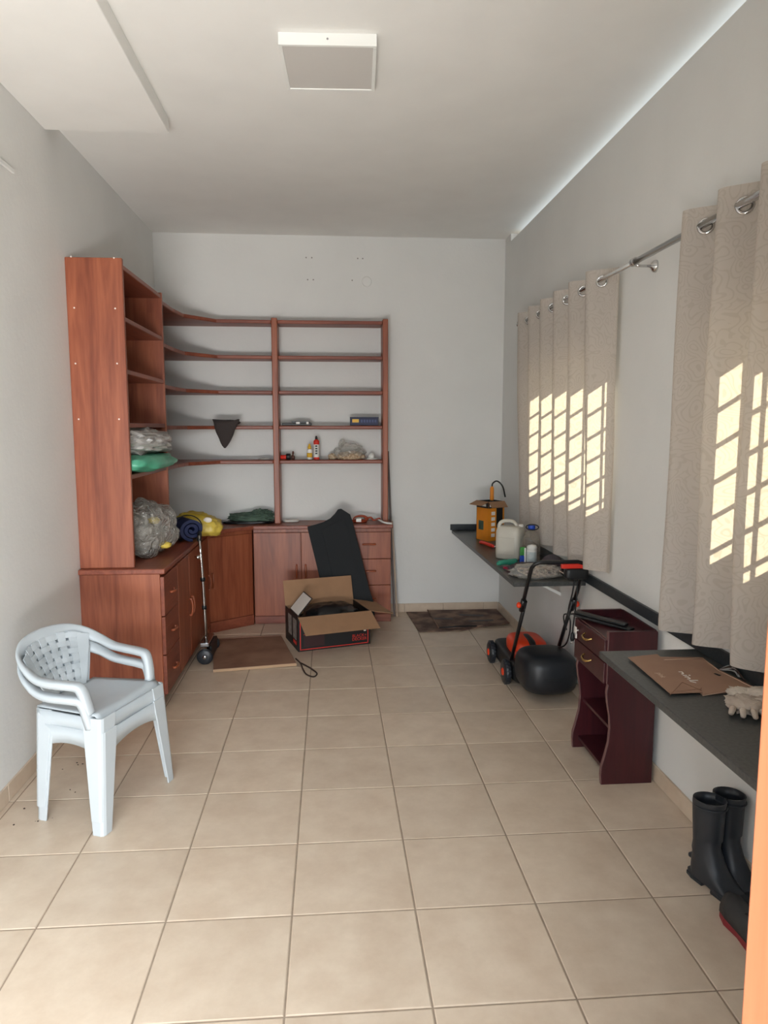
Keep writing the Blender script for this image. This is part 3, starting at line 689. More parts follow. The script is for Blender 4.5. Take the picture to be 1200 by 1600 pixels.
# ------------------------------------------------------------------ mahogany side cabinet
sc = thing('side_cabinet', 'narrow dark mahogany side cabinet with two small drawers on the right', 'side cabinet', (1.30,3.10,0))
prof = [(1.192,.455),(1.187,.42),(1.192,.375),(1.203,.32),(1.208,.26),(1.203,.19),(1.188,.125),(1.176,.08),(1.174,.045),(1.178,0)]
def side(y0,y1):
    poly = [(1.186,.69),(1.186,.46)]+prof+[(1.405,0),(1.405,.685),(1.40,.69)]
    m = axes((0,y0,0),(1,0,0),(0,0,1),(0,1,0)); return MB().prism(poly, 0, y1-y0, m)
s1 = build('side_panel', side(2.905,2.923), 'maroon', sc, bevel=.002); s2 = build('side_panel', side(3.277,3.295), 'maroon', sc, bevel=.002)
edge = [(1.1845,.69),(1.1845,.46)]+[(x-.0015,z) for x,z in prof]
for y,p in ((2.914,s1),(3.286,s2)): build('edge_band', MB().loft([[Vector((x,y-.0088,z)),Vector((x,y+.0088,z)),Vector((x+.0015,y+.0088,z)),Vector((x+.0015,y-.0088,z))] for x,z in edge], smooth=False), 'maroon_edge', p)
build('top', B(1.19,1.405,2.923,3.277,.64,.655), 'maroon', sc, bevel=.002)
build('top_edge', B(1.186,1.1895,2.923,3.277,.64,.6553), 'maroon_edge', sc)
build('back_panel', B(1.395,1.405,2.923,3.277,.04,.69), 'maroon', sc)
build('bottom_shelf', B(1.20,1.395,2.923,3.277,.045,.062), 'maroon', sc, bevel=.002); build('shelf', B(1.22,1.395,2.923,3.277,.235,.251), 'maroon', sc, bevel=.002)
for a,b in ((.556,.652),(.458,.552)):
    d = build('drawer', B(1.172,1.188,2.912,3.288,a,b), 'maroon', sc, bevel=.003); build('drawer_box', B(1.1885,1.38,2.93,3.27,a+.008,b-.012), 'maroon', d)
    hm = (a+b)/2+.005
    build('handle', MB().tube(arc([(1.172,3.055,hm+.008),(1.156,3.065,hm),(1.150,3.10,hm-.006),(1.156,3.135,hm),(1.172,3.145,hm+.008)],5), [.004]*6+[.006]*9+[.004]*6, 8), 'brass', d)
k = build('key', MB().tube([(1.171,3.235,.603),(1.158,3.235,.603)], .004, 8).box(1.155,1.158,3.222,3.248,.592,.622), 'white_print', sc)
build('key_tag', B(1.160,1.163,3.228,3.246,.565,.588), 'white_print', k, bevel=.003)
bl = thing('corded_device', 'flat black corded device lying on top of the mahogany side cabinet', 'device', (1.26,3.17,.6555))
p0, p1 = Vector((1.165,3.262,.678)), Vector((1.345,3.03,.666)); q = (p1-p0).normalized(); u = Vector((q.y,-q.x,0))
m = axes(p0, q, -u, (0,0,1)); L = (p1-p0).length
build('arm', B(.0,L,-.022,.022,-.010,.002,m=m), 'black_plastic', bl, bevel=.004); build('arm', B(.0,L*.9,-.018,.018,.004,.016,m=m), 'black_plastic', bl, bevel=.004)
build('cord', MB().tube(arc([p0,p0+Vector((-.03,.0,-.003)),p0+Vector((-.05,.02,-.01)),p0+Vector((-.045,.03,-.05)),p0+Vector((-.03,.035,-.09))],6), .0035, 6), 'cord_black', bl)

# ------------------------------------------------------------------ cardboard box with black bag
bx = thing('cardboard_box', 'open cardboard box printed black with red lines, on the floor', 'box', (.0,5.14,0))
A = Vector((-.232,4.885,0)); ex = Vector((.956,.294,0)).normalized(); ey = Vector((-ex.y,ex.x,0)); bm_ = axes(A, ex, ey, (0,0,1))
BW, BD, BH, ct = .535, .375, .245, .004
fr = build('front_panel', B(0,BW,0,ct,0,BH,m=bm_), 'box_black', bx); build('back_panel', B(0,BW,BD-ct,BD,0,BH,m=bm_), 'card', bx)
sd = build('side_panel', B(0,ct,ct,BD-ct,0,BH,m=bm_), 'box_black', bx); build('side_panel', B(BW-ct,BW,ct,BD-ct,0,BH,m=bm_), 'box_black', bx); build('bottom', B(ct,BW-ct,ct,BD-ct,0,ct,m=bm_), 'card', bx)
for a in ((.012,.52,.010,.016),(.012,.018,.010,.235),(.514,.52,.010,.235)): build('printed_line', B(a[0],a[1],-.0008,.0002,a[2],a[3],m=bm_), 'red_print', fr)
build('printed_line', B(.04,.19,-.0008,.0002,.118,.1215,m=bm_), 'red_print', fr)
build('printed_patch', B(.04,.19,-.0006,.0002,.03,.112,m=bm_), mat('dark_maroon_print',(52,26,28),.5), fr)
tm = lambda x,z: bm_ @ axes((x,-.0009,z),(1,0,0),(0,0,1),(0,-1,0))
text_part('BLACK+', .030, tm(.452,.071), 'red_print', fr); text_part('DECKER', .030, tm(.452,.046), 'red_print', fr)
build('printed_bulb', B(.485,.503,-.0008,.0002,.10,.145,m=bm_), 'white_print', fr)
for y0,y1 in ((.05,.14),(.19,.28)): build('printed_patch', B(-.0008,.0002,y0,y1,.07,.215,m=bm_), 'box_grey', sd)
build('printed_patch', B(-.0008,.0002,.05,.14,.035,.06,m=bm_), 'red_print', sd)
def flap(o, along, outd, L, D, m_, name='flap'):
    o, along, outd = Vector(o), Vector(along), Vector(outd).normalized(); n = along.cross(outd)
    return build(name, B(0,L,0,D,-.002,.002,m=bm_ @ axes(o,along,outd,n)), m_, bx)
flap((0,-.001,BH+.001),(1,0,0),(0.05,-.80,-.42),BW+.005,.185,'card'); flap((0,BD-.002,BH),(1,0,0),(-.02,.25,1),BW,.185,'card')
fl = flap((BW+.001,0,BH),(0,1,0),(.95,0,-.20),BD,.185,'card')
f2 = flap((0,.01,BH+.003),(0,1,0),(.55,0,.62),BD*.62,.165,'box_black'); build('printed_patch', B(.01,BD*.62-.01,.012,.158,-.0032,-.0018,m=bm_ @ axes((0,.01,BH+.003),(0,1,0),Vector((.55,0,.62)).normalized(),Vector((0,1,0)).cross(Vector((.55,0,.62)).normalized()))), 'white_print', f2)
build('printed_patch', B(.008,BD*.62-.008,.008,.160,.0018,.0034,m=bm_ @ axes((0,.01,BH+.003),(0,1,0),Vector((.55,0,.62)).normalized(),Vector((0,1,0)).cross(Vector((.55,0,.62)).normalized()))), 'white_print', f2)
build('plastic_bag', blob(bm_@Vector((BW*.55,BD*.52,.185)), (.22,.15,.10), 3, .12, 2.5, ridge=.10, m=Matrix.Rotation(.3,4,'Z')), 'black_bag', label='crumpled black plastic bag inside the open cardboard box', cat='plastic bag')
# black leaning panel
top0, bot0 = Vector((0,5.585,.83)), Vector((0,5.40,.012))
sl_ = (top0-bot0).normalized(); pn = Vector((0,sl_.z,-sl_.y))           # plane normal (towards the wall)
def onpl(px,py):
    d = FW + RT*((px-600)/F_PX) - UP*((py-800)/F_PX); c = Vector((0,0,CAM_H)); t = (bot0-c).dot(pn)/d.dot(pn); return c+d*t
loc = lambda P_: (P_.x, (P_-bot0).dot(sl_))
out = [loc(onpl(*p)) for p in ((480,823),(492,820),(505,816),(516,810),(523,803),(528,796),(533,795),(541,800),(547,804),(551,815),(556,836),(567,880),(577,920),(584,942))]
out += [(.34,0.02),(.10,0.0),(-.02,.10)]+[loc(onpl(*p)) for p in ((500,905),(489,860))]
pm = axes(bot0, (1,0,0), sl_, Vector((1,0,0)).cross(sl_))
pa = thing('black_panel', 'black fabric-covered trunk panel leaning on the back cabinets', 'panel', (.15,5.45,.0))
build('board', MB().prism(out, 0.001, .016, pm), 'black_fabric', pa, bevel=.004)
inn = [loc(onpl(*p)) for p in ((503,828),(522,818),(537,812),(545,835),(560,905),(520,905))]
build('raised_centre', MB().prism(inn, .016, .021, pm), 'black_fabric', pa, bevel=.003)
# ------------------------------------------------------------------ brown board, cord, trolley, cardboard sheets, sticks
bb = thing('brown_board', 'brown laminate board lying flat on the floor beside the trolley', 'board', (-.55,4.85,0))
poly = [(-.757,4.50),(-.232,4.588),(-.375,5.23),(-.862,5.17)]
build('board', MB().prism(poly, .001, .022), 'board_brown', bb, bevel=.002)
build('pale_edge', MB().prism([(-.757,4.497),(-.231,4.585),(-.2315,4.588),(-.757,4.500)], .003, .021), 'card_edge', bb)
build('lifted_veneer', MB().loft([[Vector((x,y,z)),Vector((x+.002,y+.012,z+.001)),Vector((x+.002,y+.012,z+.005)),Vector((x,y,z+.004))] for x,y,z in [(-.86+.485*k/12, 5.15+.06*k/12-.035*math.sin(math.pi*k/12), .022+.014*math.sin(math.pi*k/12)) for k in range(13)]]), 'board_brown', bb)
build('floor_cord', MB().tube(arc([(-.24,4.66,.028),(-.205,4.60,.012),(-.185,4.50,.005),(-.16,4.41,.005),(-.115,4.365,.005),(-.095,4.42,.005),(-.125,4.50,.005),(-.17,4.58,.005),(-.215,4.65,.005)],8), .005, 7), 'cord_dark',
      label='loop of dark brown cord on the tiles by the brown board', cat='cord')
tr = thing('folding_trolley', 'folded luggage trolley with chrome pole and black wheels before the cabinet doors', 'trolley', (-.84,4.72,0))
tp = lambda px,py,y: at(px,py,'y',y)
pts = [Vector((-.838,4.735,.055)),Vector((-.842,4.735,.30)),Vector((-.848,4.735,.56)),Vector((-.856,4.735,.72)),Vector((-.864,4.735,.855))]
build('pole', MB().tube(pts, [.0125,.0115,.0105,.009,.0075], 12), 'chrome', tr)
build('pole', MB().tube([p+Vector((-.03,.16,-.02)) for p in pts[:4]], [.010,.0095,.009,.0085], 10), 'steel', tr)
build('hand_grip', MB().tube([pts[-1]+Vector((0,0,-.035)), pts[-1]+Vector((0,.02,0)), pts[-1]+Vector((-.012,.09,.004)), pts[-1]+Vector((-.03,.16,-.035))], .015, 10), 'black_plastic', tr)
for z,x in ((.37,-.844),(.56,-.848)): build('clip', MB().tube([(x,4.735,z-.012),(x,4.735,z+.012)], .016, 10), 'black_plastic', tr)
build('cross_bar', MB().tube([(-.856,4.735,.71),(-.905,4.80,.70)], .007, 8), 'chrome', tr); build('clip', MB().sphere((-.875,4.73,.71), .014), 'chrome', tr)
build('base_bracket', B(-.875,-.815,4.70,4.94,.105,.135), 'steel', tr, bevel=.006); build('toe_plate', B(-.815,-.797,4.70,4.95,.024,.115), 'black_plastic', tr, bevel=.01)
for y in (4.655,4.955):
    whl = build('wheel', MB().lathe((-.838,y,.052), [(.012,0),(.044,0),(.052,.008),(.052,.024),(.044,.032),(.012,.032)], 24, m=Matrix.Rotation(-math.pi/2,4,'X')), 'rubber', tr)
    build('hub', MB().lathe((-.838,y,.052), [(.002,-.004),(.012,-.004),(.016,.002)], 14, m=Matrix.Rotation(-math.pi/2,4,'X')), 'steel', whl)
def sheet(name, pix, z, th, m_, label, ymax=YB-.03, curl=0):
    poly = [(lambda p: (min(p.x,XR-.025), min(p.y,ymax)))(at(px,py,'z',z)) for px,py in pix]
    r = thing(name, label, 'cardboard', (sum(p[0] for p in poly)/len(poly), sum(p[1] for p in poly)/len(poly), z))
    build('sheet', MB().prism(poly, z, z+th), m_, r, bevel=.001); return r, poly
r1, p1 = sheet('cardboard_sheet', ((634,955),(655,988),(722,986),(760,979),(748,957)), .001, .008, 'card_dark', 'stained flat cardboard sheet in the back corner, lower one showing at left')
r2, p2 = sheet('cardboard_sheet', ((666,951),(686,983),(745,980),(806,975),(779,951),(722,950)), .0095, .010, 'card_dark', 'stained flat cardboard sheet in the back corner, lying on top')
for a,b in ((0,1),(1,2),(2,3)):
    u_, v_ = Vector((*p2[a],.0195)), Vector((*p2[b],.0195)); build('folded_edge', MB().tube([u_,(u_+v_)/2+Vector((0,0,.004)),v_], .006, 6), 'box_black' if a==1 else 'card_dark', r2)
for q in ((.82,.98,5.60,5.605),(1.05,1.25,5.70,5.708),(1.1,1.3,5.50,5.506)):
    build('tear', B(q[0],q[1],q[2],q[3]+.03,.0196,.0205, m=Matrix.Translation((q[0],q[2],0)) @ Matrix.Rotation(random.uniform(-.3,.3),4,'Z') @ Matrix.Translation((-q[0],-q[2],0))), 'box_black', r2)
build('wooden_stick', MB().loft([[Vector((x-.008,y-.006,z)),Vector((x+.008,y-.006,z)),Vector((x+.008,y+.006,z)),Vector((x-.008,y+.006,z))] for x,y,z in ((.522,5.79,0),(.477,5.905,1.365))], smooth=False), 'dark_wood', label='long thin dark stick leaning beside the wall shelves', cat='stick')
build('wooden_stick', MB().loft([[Vector((x-.006,y-.005,z)),Vector((x+.006,y-.005,z)),Vector((x+.006,y+.005,z)),Vector((x-.006,y+.005,z))] for x,y,z in ((.545,5.78,0),(.508,5.85,.79))], smooth=False), 'pale_wood', label='shorter pale stick leaning beside the back drawer cabinet', cat='stick')

# ------------------------------------------------------------------ things on the shelves
SZ4, SZ5 = 1.573, 1.302
def item(name, label, cat, loc_, group=None): return thing(name, label, cat, loc_, group)
build('plastic_bag', blob((-1.15,4.43,1.475), (.19,.385,.088), 5, .14, 2.2, ridge=.16, flat=1.400, flatshade=True), 'grey_film', label='stuffed silvery grey plastic bag on the tall bookcase shelf', cat='plastic bag')
build('plastic_bag', blob((-1.15,4.40,1.355), (.19,.41,.055), 9, .08, 2.0, ridge=.06, flat=1.3055, power=.8), 'green_film', label='folded mint green plastic bag under the grey bag on the tall bookcase', cat='plastic bag')
cbg = thing('clear_bag', 'large clear plastic bag full of packaging on the left countertop', 'plastic bag', (-1.12,4.36,CT))
build('film', blob((-1.115,4.36,.955), (.195,.235,.178), 12, .14, 1.5, ridge=.12, flat=CT+.001, sub=5), 'bag_film', cbg)
build('contents', blob((-1.13,4.38,.93), (.13,.15,.11), 15, .25, 2.0, ridge=.2, flat=CT+.004), 'pale_film', cbg)
for q in ((-.99,4.33,.86),(-1.17,4.17,.87),(-1.03,4.25,1.02)): build('yellow_print', blob(q, (.035,.035,.022), q[0]*9, .2, 3, ridge=.2, sub=3), 'yellow_film', cbg)
# blue roll: spiral sheet
rl = thing('rolled_mat', 'navy blue rolled mat on the left countertop beside the clear bag', 'rolled mat', (-1.04,4.90,CT))
ax = Vector((.50,-.866,0)).normalized(); sx_ = Vector((-ax.y,ax.x,0)); c0 = Vector((-1.035,5.03,CT+.082)); mb = MB(); L = .22
def spiral(r0,r1,turns,th,n=120):
    a_ = []; b_ = []
    for i in range(n+1):
        t = i/n; rr = r0+(r1-r0)*t; an = -math.pi/2+2*math.pi*turns*(t-1); a_.append((math.cos(an)*rr, math.sin(an)*rr)); b_.append((math.cos(an)*(rr-th), math.sin(an)*(rr-th)))
    return a_, b_
oa, ob_ = spiral(.020,.080,2.3,.020)
rings = []
for (a1,a2),(b1,b2) in zip(oa,ob_):
    P_ = lambda x,z,l: c0+sx_*x*1.15+Vector((0,0,z))+ax*l
    rings.append([P_(a1,a2,L),P_(b1,b2,L),P_(b1,b2,0),P_(a1,a2,0)])
build('foam_sheet', MB().loft(rings, smooth=False), 'blue_foam', rl)
build('strap', MB().tube([c0+sx_*math.cos(t)*.103+Vector((0,0,math.sin(t)*.089))+ax*.12 for t in [2*math.pi*k/24 for k in range(24)]], .004, 6, closed=True), 'black_plastic', rl)
yp = build('packet', blob((-.93,5.16,.872), (.16,.13,.082), 21, .12, 2.4, ridge=.16, flat=CT+.001, power=.85, m=Matrix.Rotation(.25,4,'Y')), 'yellow_film', label='yellow plastic packet behind the blue rolled mat', cat='packet')
WL[yp.name] = yp.location.copy(); build('printed_label', blob((-.86,5.06,.915), (.03,.012,.02), 4, .05, sub=3), 'white_print', yp)
gc = thing('folded_tarp', 'folded dark green tarp on the countertop against the shelf upright', 'tarp', (-.65,5.80,CT))
build('ground_sheet', blob((-.665,5.79,CT+.010), (.205,.10,.014), 30, .12, 3, ridge=.10, flat=CT+.001, power=.7), 'black_bag', gc)
build('fold', blob((-.645,5.80,CT+.042), (.175,.085,.040), 31, .22, 2.4, ridge=.28, flat=CT+.012, power=.8, flatshade=True), 'green_cloth', gc)
build('fold', blob((-.555,5.79,CT+.075), (.085,.06,.035), 37, .25, 2.4, ridge=.3, flatshade=True), 'green_cloth', gc)
cp = thing('beanie_cap', 'dark brown cloth cap hanging over the edge of a corner shelf', 'cap', (-.805,5.70,1.40))
rings = []
for k in range(12):
    t = k/11; z = 1.612-.212*t; hw_ = .098*(1-t)**.75+.006; dp = .028*(1-t)+.006; rings.append([Vector((-.803-.012*t+hw_*math.cos(a)*(1+.05*math.sin(5*a+k)), 5.668+dp*math.sin(a), z+.012*math.cos(a*2+.4)*(1-t))) for a in [2*math.pi*i/22 for i in range(22)]])
build('crown', MB().loft(rings), 'dark_cloth', cp); build('brim_fold', blob((-.80,5.72,1.598), (.10,.06,.022), 41, .15, 3, ridge=.1, flat=1.575), 'dark_cloth', cp)
tl = item('gadget_tray', 'black gadget with white buttons lying flat on the fourth shelf', 'gadget', (-.27,5.79,SZ4))
build('tray', B(-.375,-.145,5.74,5.86,SZ4+.001,SZ4+.022), 'black_plastic', tl, bevel=.004)
for x0,x1 in ((-.265,-.235),(-.185,-.165)): build('button', B(x0,x1,5.735,5.75,SZ4+.012,SZ4+.032), 'white_cap', tl, bevel=.004)
build('cover', B(-.30,-.16,5.745,5.85,SZ4+.022,SZ4+.036), 'black_metal', tl, bevel=.003)
nb = item('small_carton', 'navy carton with a yellow label at the right end of the fourth shelf', 'carton', (.27,5.80,SZ4))
build('carton_body', B(.165,.388,5.75,5.86,SZ4+.001,SZ4+.062), 'navy', nb, bevel=.002); build('printed_label', B(.180,.232,5.7485,5.7502,SZ4+.026,SZ4+.052), 'yellow', nb)
for k in range(6): build('printed_mark', B(.248+.022*k,.262+.022*k,5.7486,5.7502,SZ4+.026,SZ4+.048), mat('pale_navy_print',(70,80,120),.6), nb)
build('lid', B(.163,.390,5.748,5.862,SZ4+.062,SZ4+.068), 'navy', nb, bevel=.002)
fl_ = item('torch', 'short black and red cylinder lying on the fifth shelf next to the upright', 'torch', (-.355,5.79,SZ5))
ry = Matrix.Rotation(math.pi/2,4,'Y')
build('barrel', MB().lathe((-.394,5.77,SZ5+.022), [(.014,0),(.017,.004),(.017,.035),(.021,.045)], 18, m=ry), 'red', fl_)
build('head', MB().lathe((-.349,5.77,SZ5+.026), [(.021,0),(.025,.006),(.025,.032),(.021,.036)], 18, m=ry), 'black_plastic', fl_)
sb_ = item('vial', 'tiny brown vial standing on the fifth shelf beside the torch', 'bottle', (-.295,5.79,SZ5))
build('bottle_body', MB().lathe((-.295,5.78,SZ5), [(.010,.001),(.0135,.003),(.0135,.032),(.006,.040),(.006,.050)], 16), 'brown_glass', sb_); build('cap', MB().lathe((-.295,5.78,SZ5), [(.0075,.049),(.0075,.066),(.004,.070)], 14), 'brown_glass', sb_)
gl = item('glue_bottle', 'small white glue bottle with yellow cap on the fifth shelf', 'bottle', (-.163,5.79,SZ5))
build('bottle_body', MB().lathe((-.163,5.78,SZ5), [(.018,.001),(.0215,.004),(.0215,.075),(.017,.084),(.010,.088)], 18, sy=.8), 'white_cap', gl); build('label_band', MB().lathe((-.163,5.78,SZ5), [(.0219,.02),(.0219,.055)], 18, sy=.8), 'yellow', gl)
build('cap', MB().lathe((-.163,5.78,SZ5), [(.014,.086),(.015,.105),(.010,.112),(.006,.128)], 16), 'yellow', gl)
st = item('sealant_tube', 'red and white sealant tube standing on the fifth shelf', 'tube', (-.108,5.80,SZ5))
build('barrel', MB().lathe((-.108,5.79,SZ5), [(.022,.018),(.0225,.020),(.0225,.130),(.0225,.132)], 20), 'white_cap', st)
build('base', MB().lathe((-.108,5.79,SZ5), [(.022,.001),(.0235,.003),(.0235,.020)], 20), 'red', st); build('shoulder', MB().lathe((-.108,5.79,SZ5), [(.0232,.122),(.0232,.150),(.012,.160),(.009,.164)], 20), 'red', st)
build('nozzle', MB().lathe((-.108,5.79,SZ5), [(.010,.162),(.009,.178),(.005,.19)], 14), 'black_plastic', st)
for k in range(4): build('printed_mark', B(-.117,-.100,5.7655,5.7675,SZ5+.045+.019*k,SZ5+.058+.019*k), 'box_black', st)
nbag = item('clear_bag', 'clear plastic bag of pale brown lumps on the fifth shelf', 'bag', (.16,5.81,SZ5))
build('nuts', blob((.165,5.80,SZ5+.025), (.115,.065,.042), 51, .12, 5, ridge=.16, flat=SZ5+.001), 'nuts', nbag)
build('film', blob((.155,5.805,SZ5+.055), (.13,.07,.075), 52, .2, 2.2, ridge=.25, flat=SZ5+.0008, sub=3, flatshade=True), 'clear_film', nbag)
build('bag_neck', blob((.093,5.80,SZ5+.125), (.022,.02,.05), 57, .25, 3, ridge=.3, sub=3, m=Matrix.Rotation(.35,4,'Y'), flatshade=True), 'clear_film', nbag)
build('snack_sachet', blob((.018,5.80,SZ5+.022), (.035,.022,.03), 53, .2, 3, ridge=.2, flat=SZ5+.001, sub=3), 'nuts', label='small crumpled sachet left of the clear bag on the fifth shelf', cat='sachet')
td = item('dome_fitting', 'small white dome-shaped fitting at the right end of the fifth shelf', 'fitting', (.335,5.80,SZ5))
build('base', MB().lathe((.335,5.79,SZ5), [(.05,.001),(.052,.004),(.046,.010)], 20), 'white_cap', td); build('dome', MB().lathe((.335,5.79,SZ5), [(.028,.009),(.027,.03),(.018,.046),(.004,.052)], 18), 'white_cap', td)
build('grey_sachet', blob((-.52,5.78,SZ5+.009), (.05,.03,.009), 58, .2, 3, flat=SZ5+.001, sub=3), 'grey_film', label='small flat grey packet on the corner shelf left of the upright', cat='packet')
build('crumpled_paper', blob((-.32,5.82,CT+.010), (.065,.05,.012), 60, .15, 3, ridge=.1, flat=CT+.001, power=.7), 'white_print', label='crumpled white paper on the back countertop right of the shelf upright', cat='paper')
cl = item('cable_reel', 'rust orange coiled cable on the back countertop', 'cable', (.27,5.75,CT))
for k in range(5):
    r_ = .045+.004*(k%3); build('coil', MB().tube([(.235+k*.004+r_*1.1*math.cos(t),5.74+.03*math.cos(t)*.3,CT+.030+r_*.5*math.sin(t)) if k<3 else (.235+r_*1.2*math.cos(t),5.75+r_*math.sin(t),CT+.008+.008*(k-3)) for t in [2*math.pi*i/28 for i in range(28)]], .006, 7, closed=True), 'rust', cl)
build('cable_tail', MB().tube(arc([(.28,5.74,CT+.02),(.32,5.72,CT+.045),(.35,5.73,CT+.02),(.39,5.72,CT+.035),(.41,5.75,CT+.008)],6), .007, 7), 'rust', cl); build('tag', B(.205,.245,5.69,5.694,CT+.012,CT+.038), 'white_cap', cl)
build('white_cable', MB().tube(arc([(.375,5.82,CT+.022),(.40,5.70,CT+.020),(.43,5.63,CT+.012),(.485,5.60,CT+.008)],8), .008, 8), 'white_cap', label='short white cable lying over the right end of the back countertop', cat='cable')

# ------------------------------------------------------------------ things on the far granite counter
tb = thing('power_tool_box', 'orange and black power tool carton with open flaps by the curtain', 'carton', (1.22,5.36,GZ))
A2 = Vector((1.192,5.30,GZ)); e1 = Vector((.906,.42,0)).normalized(); e2 = Vector((-e1.y,e1.x,0)); m2 = axes(A2, e1, e2, (0,0,1)); TW, TD, TH = .15, .15, .30
sideA = build('side_panel', B(0,.004,.004,TD-.004,0,TH,m=m2), 'orange_box', tb)
f0 = build('front_panel', B(0,TW,0,.004,0,TH,m=m2), 'orange_box', tb); build('side_panel', B(TW-.004,TW,.004,TD-.004,0,TH,m=m2), 'box_black', tb); build('back_panel', B(0,TW,TD-.004,TD,0,TH,m=m2), 'box_black', tb); build('bottom', B(.004,TW-.004,.004,TD-.004,0,.004,m=m2), 'card', tb)
build('printed_band', B(0.002,TW,-.0012,.0002,.25,TH,m=m2), 'box_black', f0); build('printed_band', B(.075,.135,-.0012,.0002,.10,.25,m=m2), 'box_black', f0)
for k in range(5): build('printed_mark', B(.028,.062,-.0014,.0002,.03+.042*k,.056+.042*k,m=m2), 'white_print', f0)
for k in range(3): build('printed_mark', B(.01+.02*k,.024+.02*k,-.0016,.0002,.262,.28,m=m2), 'white_print', f0)
build('printed_band', B(-.0012,.0002,0,TD,.25,TH,m=m2), 'box_black', sideA); build('printed_patch', B(-.0014,.0002,.06,.12,.08,.15,m=m2), 'green_cloth', sideA); build('printed_patch', B(-.0014,.0002,.03,.13,.262,.28,m=m2), 'white_print', sideA)
def flap2(o, along, outd, L, D):
    o, along, outd = Vector(o), Vector(along), Vector(outd).normalized(); build('flap', B(0,L,0,D,-.0018,.0018,m=m2 @ axes(o,along,outd,along.cross(outd))), 'card', tb)
flap2((0,0,TH+.001),(1,0,0),(0,-.62,-.62),TW,.06); flap2((0,TD,TH+.001),(0,-1,0),(-.8,0,-.30),TD,.075)
pt = thing('orange_tool', 'orange-handled tool with black cord sticking up from the carton', 'tool', (1.235,5.42,GZ+.004))
tc_ = m2 @ Vector((TW*.62,TD*.55,0)); tc_.z = GZ+.004
build('shaft', MB().tube([tc_+Vector((0,0,.001)), tc_+Vector((0,0,.30))], .013, 12), 'black_plastic', pt); build('handle', MB().lathe(tc_, [(.012,.295),(.0165,.31),(.015,.34),(.0155,.39),(.009,.405)], 14), 'orange_box', pt)
build('cord', MB().tube(arc([tc_+Vector((0,0,.40)),tc_+Vector((.005,-.005,.43)),tc_+Vector((.035,-.02,.447)),tc_+Vector((.07,-.05,.41)),tc_+Vector((.085,-.08,.33))],7), .006, 8), 'cord_black', pt)
rt = thing('red_pliers', 'red-handled tool lying before the orange carton on the granite', 'hand tool', (1.14,5.20,GZ))
p_ = at(750,847,'z',GZ+.014); q_ = at(772,854,'z',GZ+.014); s_ = at(790,853,'z',GZ+.010)
build('grip', MB().tube(arc([p_,(p_*2+q_)/3+Vector((0,0,.004)),q_],6), [.007]+[.013]*11+[.008], 10), 'red', rt); build('blade', MB().tube([q_,s_], .005, 8), 'steel', rt)
# jerry can
jc = thing('plastic_jerrycan', 'milky white plastic jerrycan with moulded handle on the granite', 'jerrycan', (1.19,4.62,GZ))
jb = at(812,872,'z',GZ); je = Vector((.80,-.60,0)).normalized(); jm = axes((1.185,4.60,GZ), je*1.18, Vector((-je.y,je.x,0))*1.05, (0,0,1.12))
mb = MB(); rings = []
for z,hx,hy in ((0.001,.066,.062),(.006,.072,.068),(.05,.073,.069),(.13,.073,.069),(.165,.072,.067),(.185,.066,.06),(.195,.05,.045)):
    rings.append([jm @ Vector((hx*math.copysign(abs(math.cos(a))**.45,math.cos(a)), hy*math.copysign(abs(math.sin(a))**.45,math.sin(a)), z)) for a in [2*math.pi*k/36 for k in range(36)]])
build('body', MB().loft(rings), 'jug', jc)
build('handle', MB().tube([jm @ Vector(p) for p in arc([(-.052,-.045,.17),(-.05,-.043,.205),(-.03,-.03,.222),(.01,-.01,.222),(.03,.0,.205),(.034,.0,.185)],6)], .0125, 10), 'jug', jc)
build('neck', MB().lathe(jm @ Vector((.045,.03,0)), [(.018,.18),(.018,.205)], 16), 'jug', jc); build('cap', MB().lathe(jm @ Vector((.045,.03,0)), [(.021,.203),(.022,.222),(.018,.226)], 18), 'white_cap', jc)
build('label_panel', B(-.045,.05,-.0715,-.0680,.03,.13,m=jm), 'jug', jc, bevel=.004)
wb = thing('water_bottle', 'large clear water bottle with blue cap and carry handle', 'bottle', (1.278,4.40,GZ))
wc = Vector((1.268,4.40,GZ)); build('bottle_body', MB().lathe(wc, [(.042,.001),(.056,.008),(.057,.05),(.054,.056),(.057,.062),(.057,.10),(.054,.106),(.057,.112),(.056,.150),(.048,.18),(.032,.205),(.020,.215),(.020,.225)], 28), 'clear_pet', wb)
build('cap', MB().lathe(wc, [(.023,.217),(.023,.244),(.020,.247)], 22), 'blue_cap', wb)
build('carry_handle', MB().tube([wc+Vector((.040*math.cos(t), -.015+.012*math.sin(t), .236+.016*math.sin(t))) for t in [2*math.pi*k/28 for k in range(28)]], .0035, 6, closed=True), 'black_plastic', wb)
sbm = thing('white_bottle', 'small white bottle with grey label before the water bottle', 'bottle', (1.242,4.28,GZ))
wc = Vector((1.238,4.28,GZ)); build('bottle_body', MB().lathe(wc, [(.028,.001),(.031,.004),(.031,.112),(.026,.125),(.018,.129)], 22), 'white_cap', sbm); build('label_band', MB().lathe(wc, [(.0316,.02),(.0316,.10)], 22), 'label_grey', sbm)
build('cap', MB().lathe(wc, [(.030,.114),(.031,.128),(.025,.139),(.006,.143)], 22), 'white_cap', sbm)
gt = thing('squeeze_tube', 'green and blue squeeze tube standing beside the small white bottle', 'tube', (1.186,4.30,GZ))
build('tube_body', B(1.168,1.203,4.29,4.31,GZ+.002,GZ+.072), 'blue_cap', gt, bevel=.006); build('upper_print', B(1.169,1.202,4.292,4.308,GZ+.0725,GZ+.125), 'green_print', gt, bevel=.005); build('white_stripe', B(1.194,1.205,4.289,4.311,GZ+.012,GZ+.12), 'white_cap', gt, bevel=.002)
th_ = thing('teal_sheath', 'teal plastic sheath lying diagonally at the counter edge', 'sheath', (1.11,4.27,GZ))
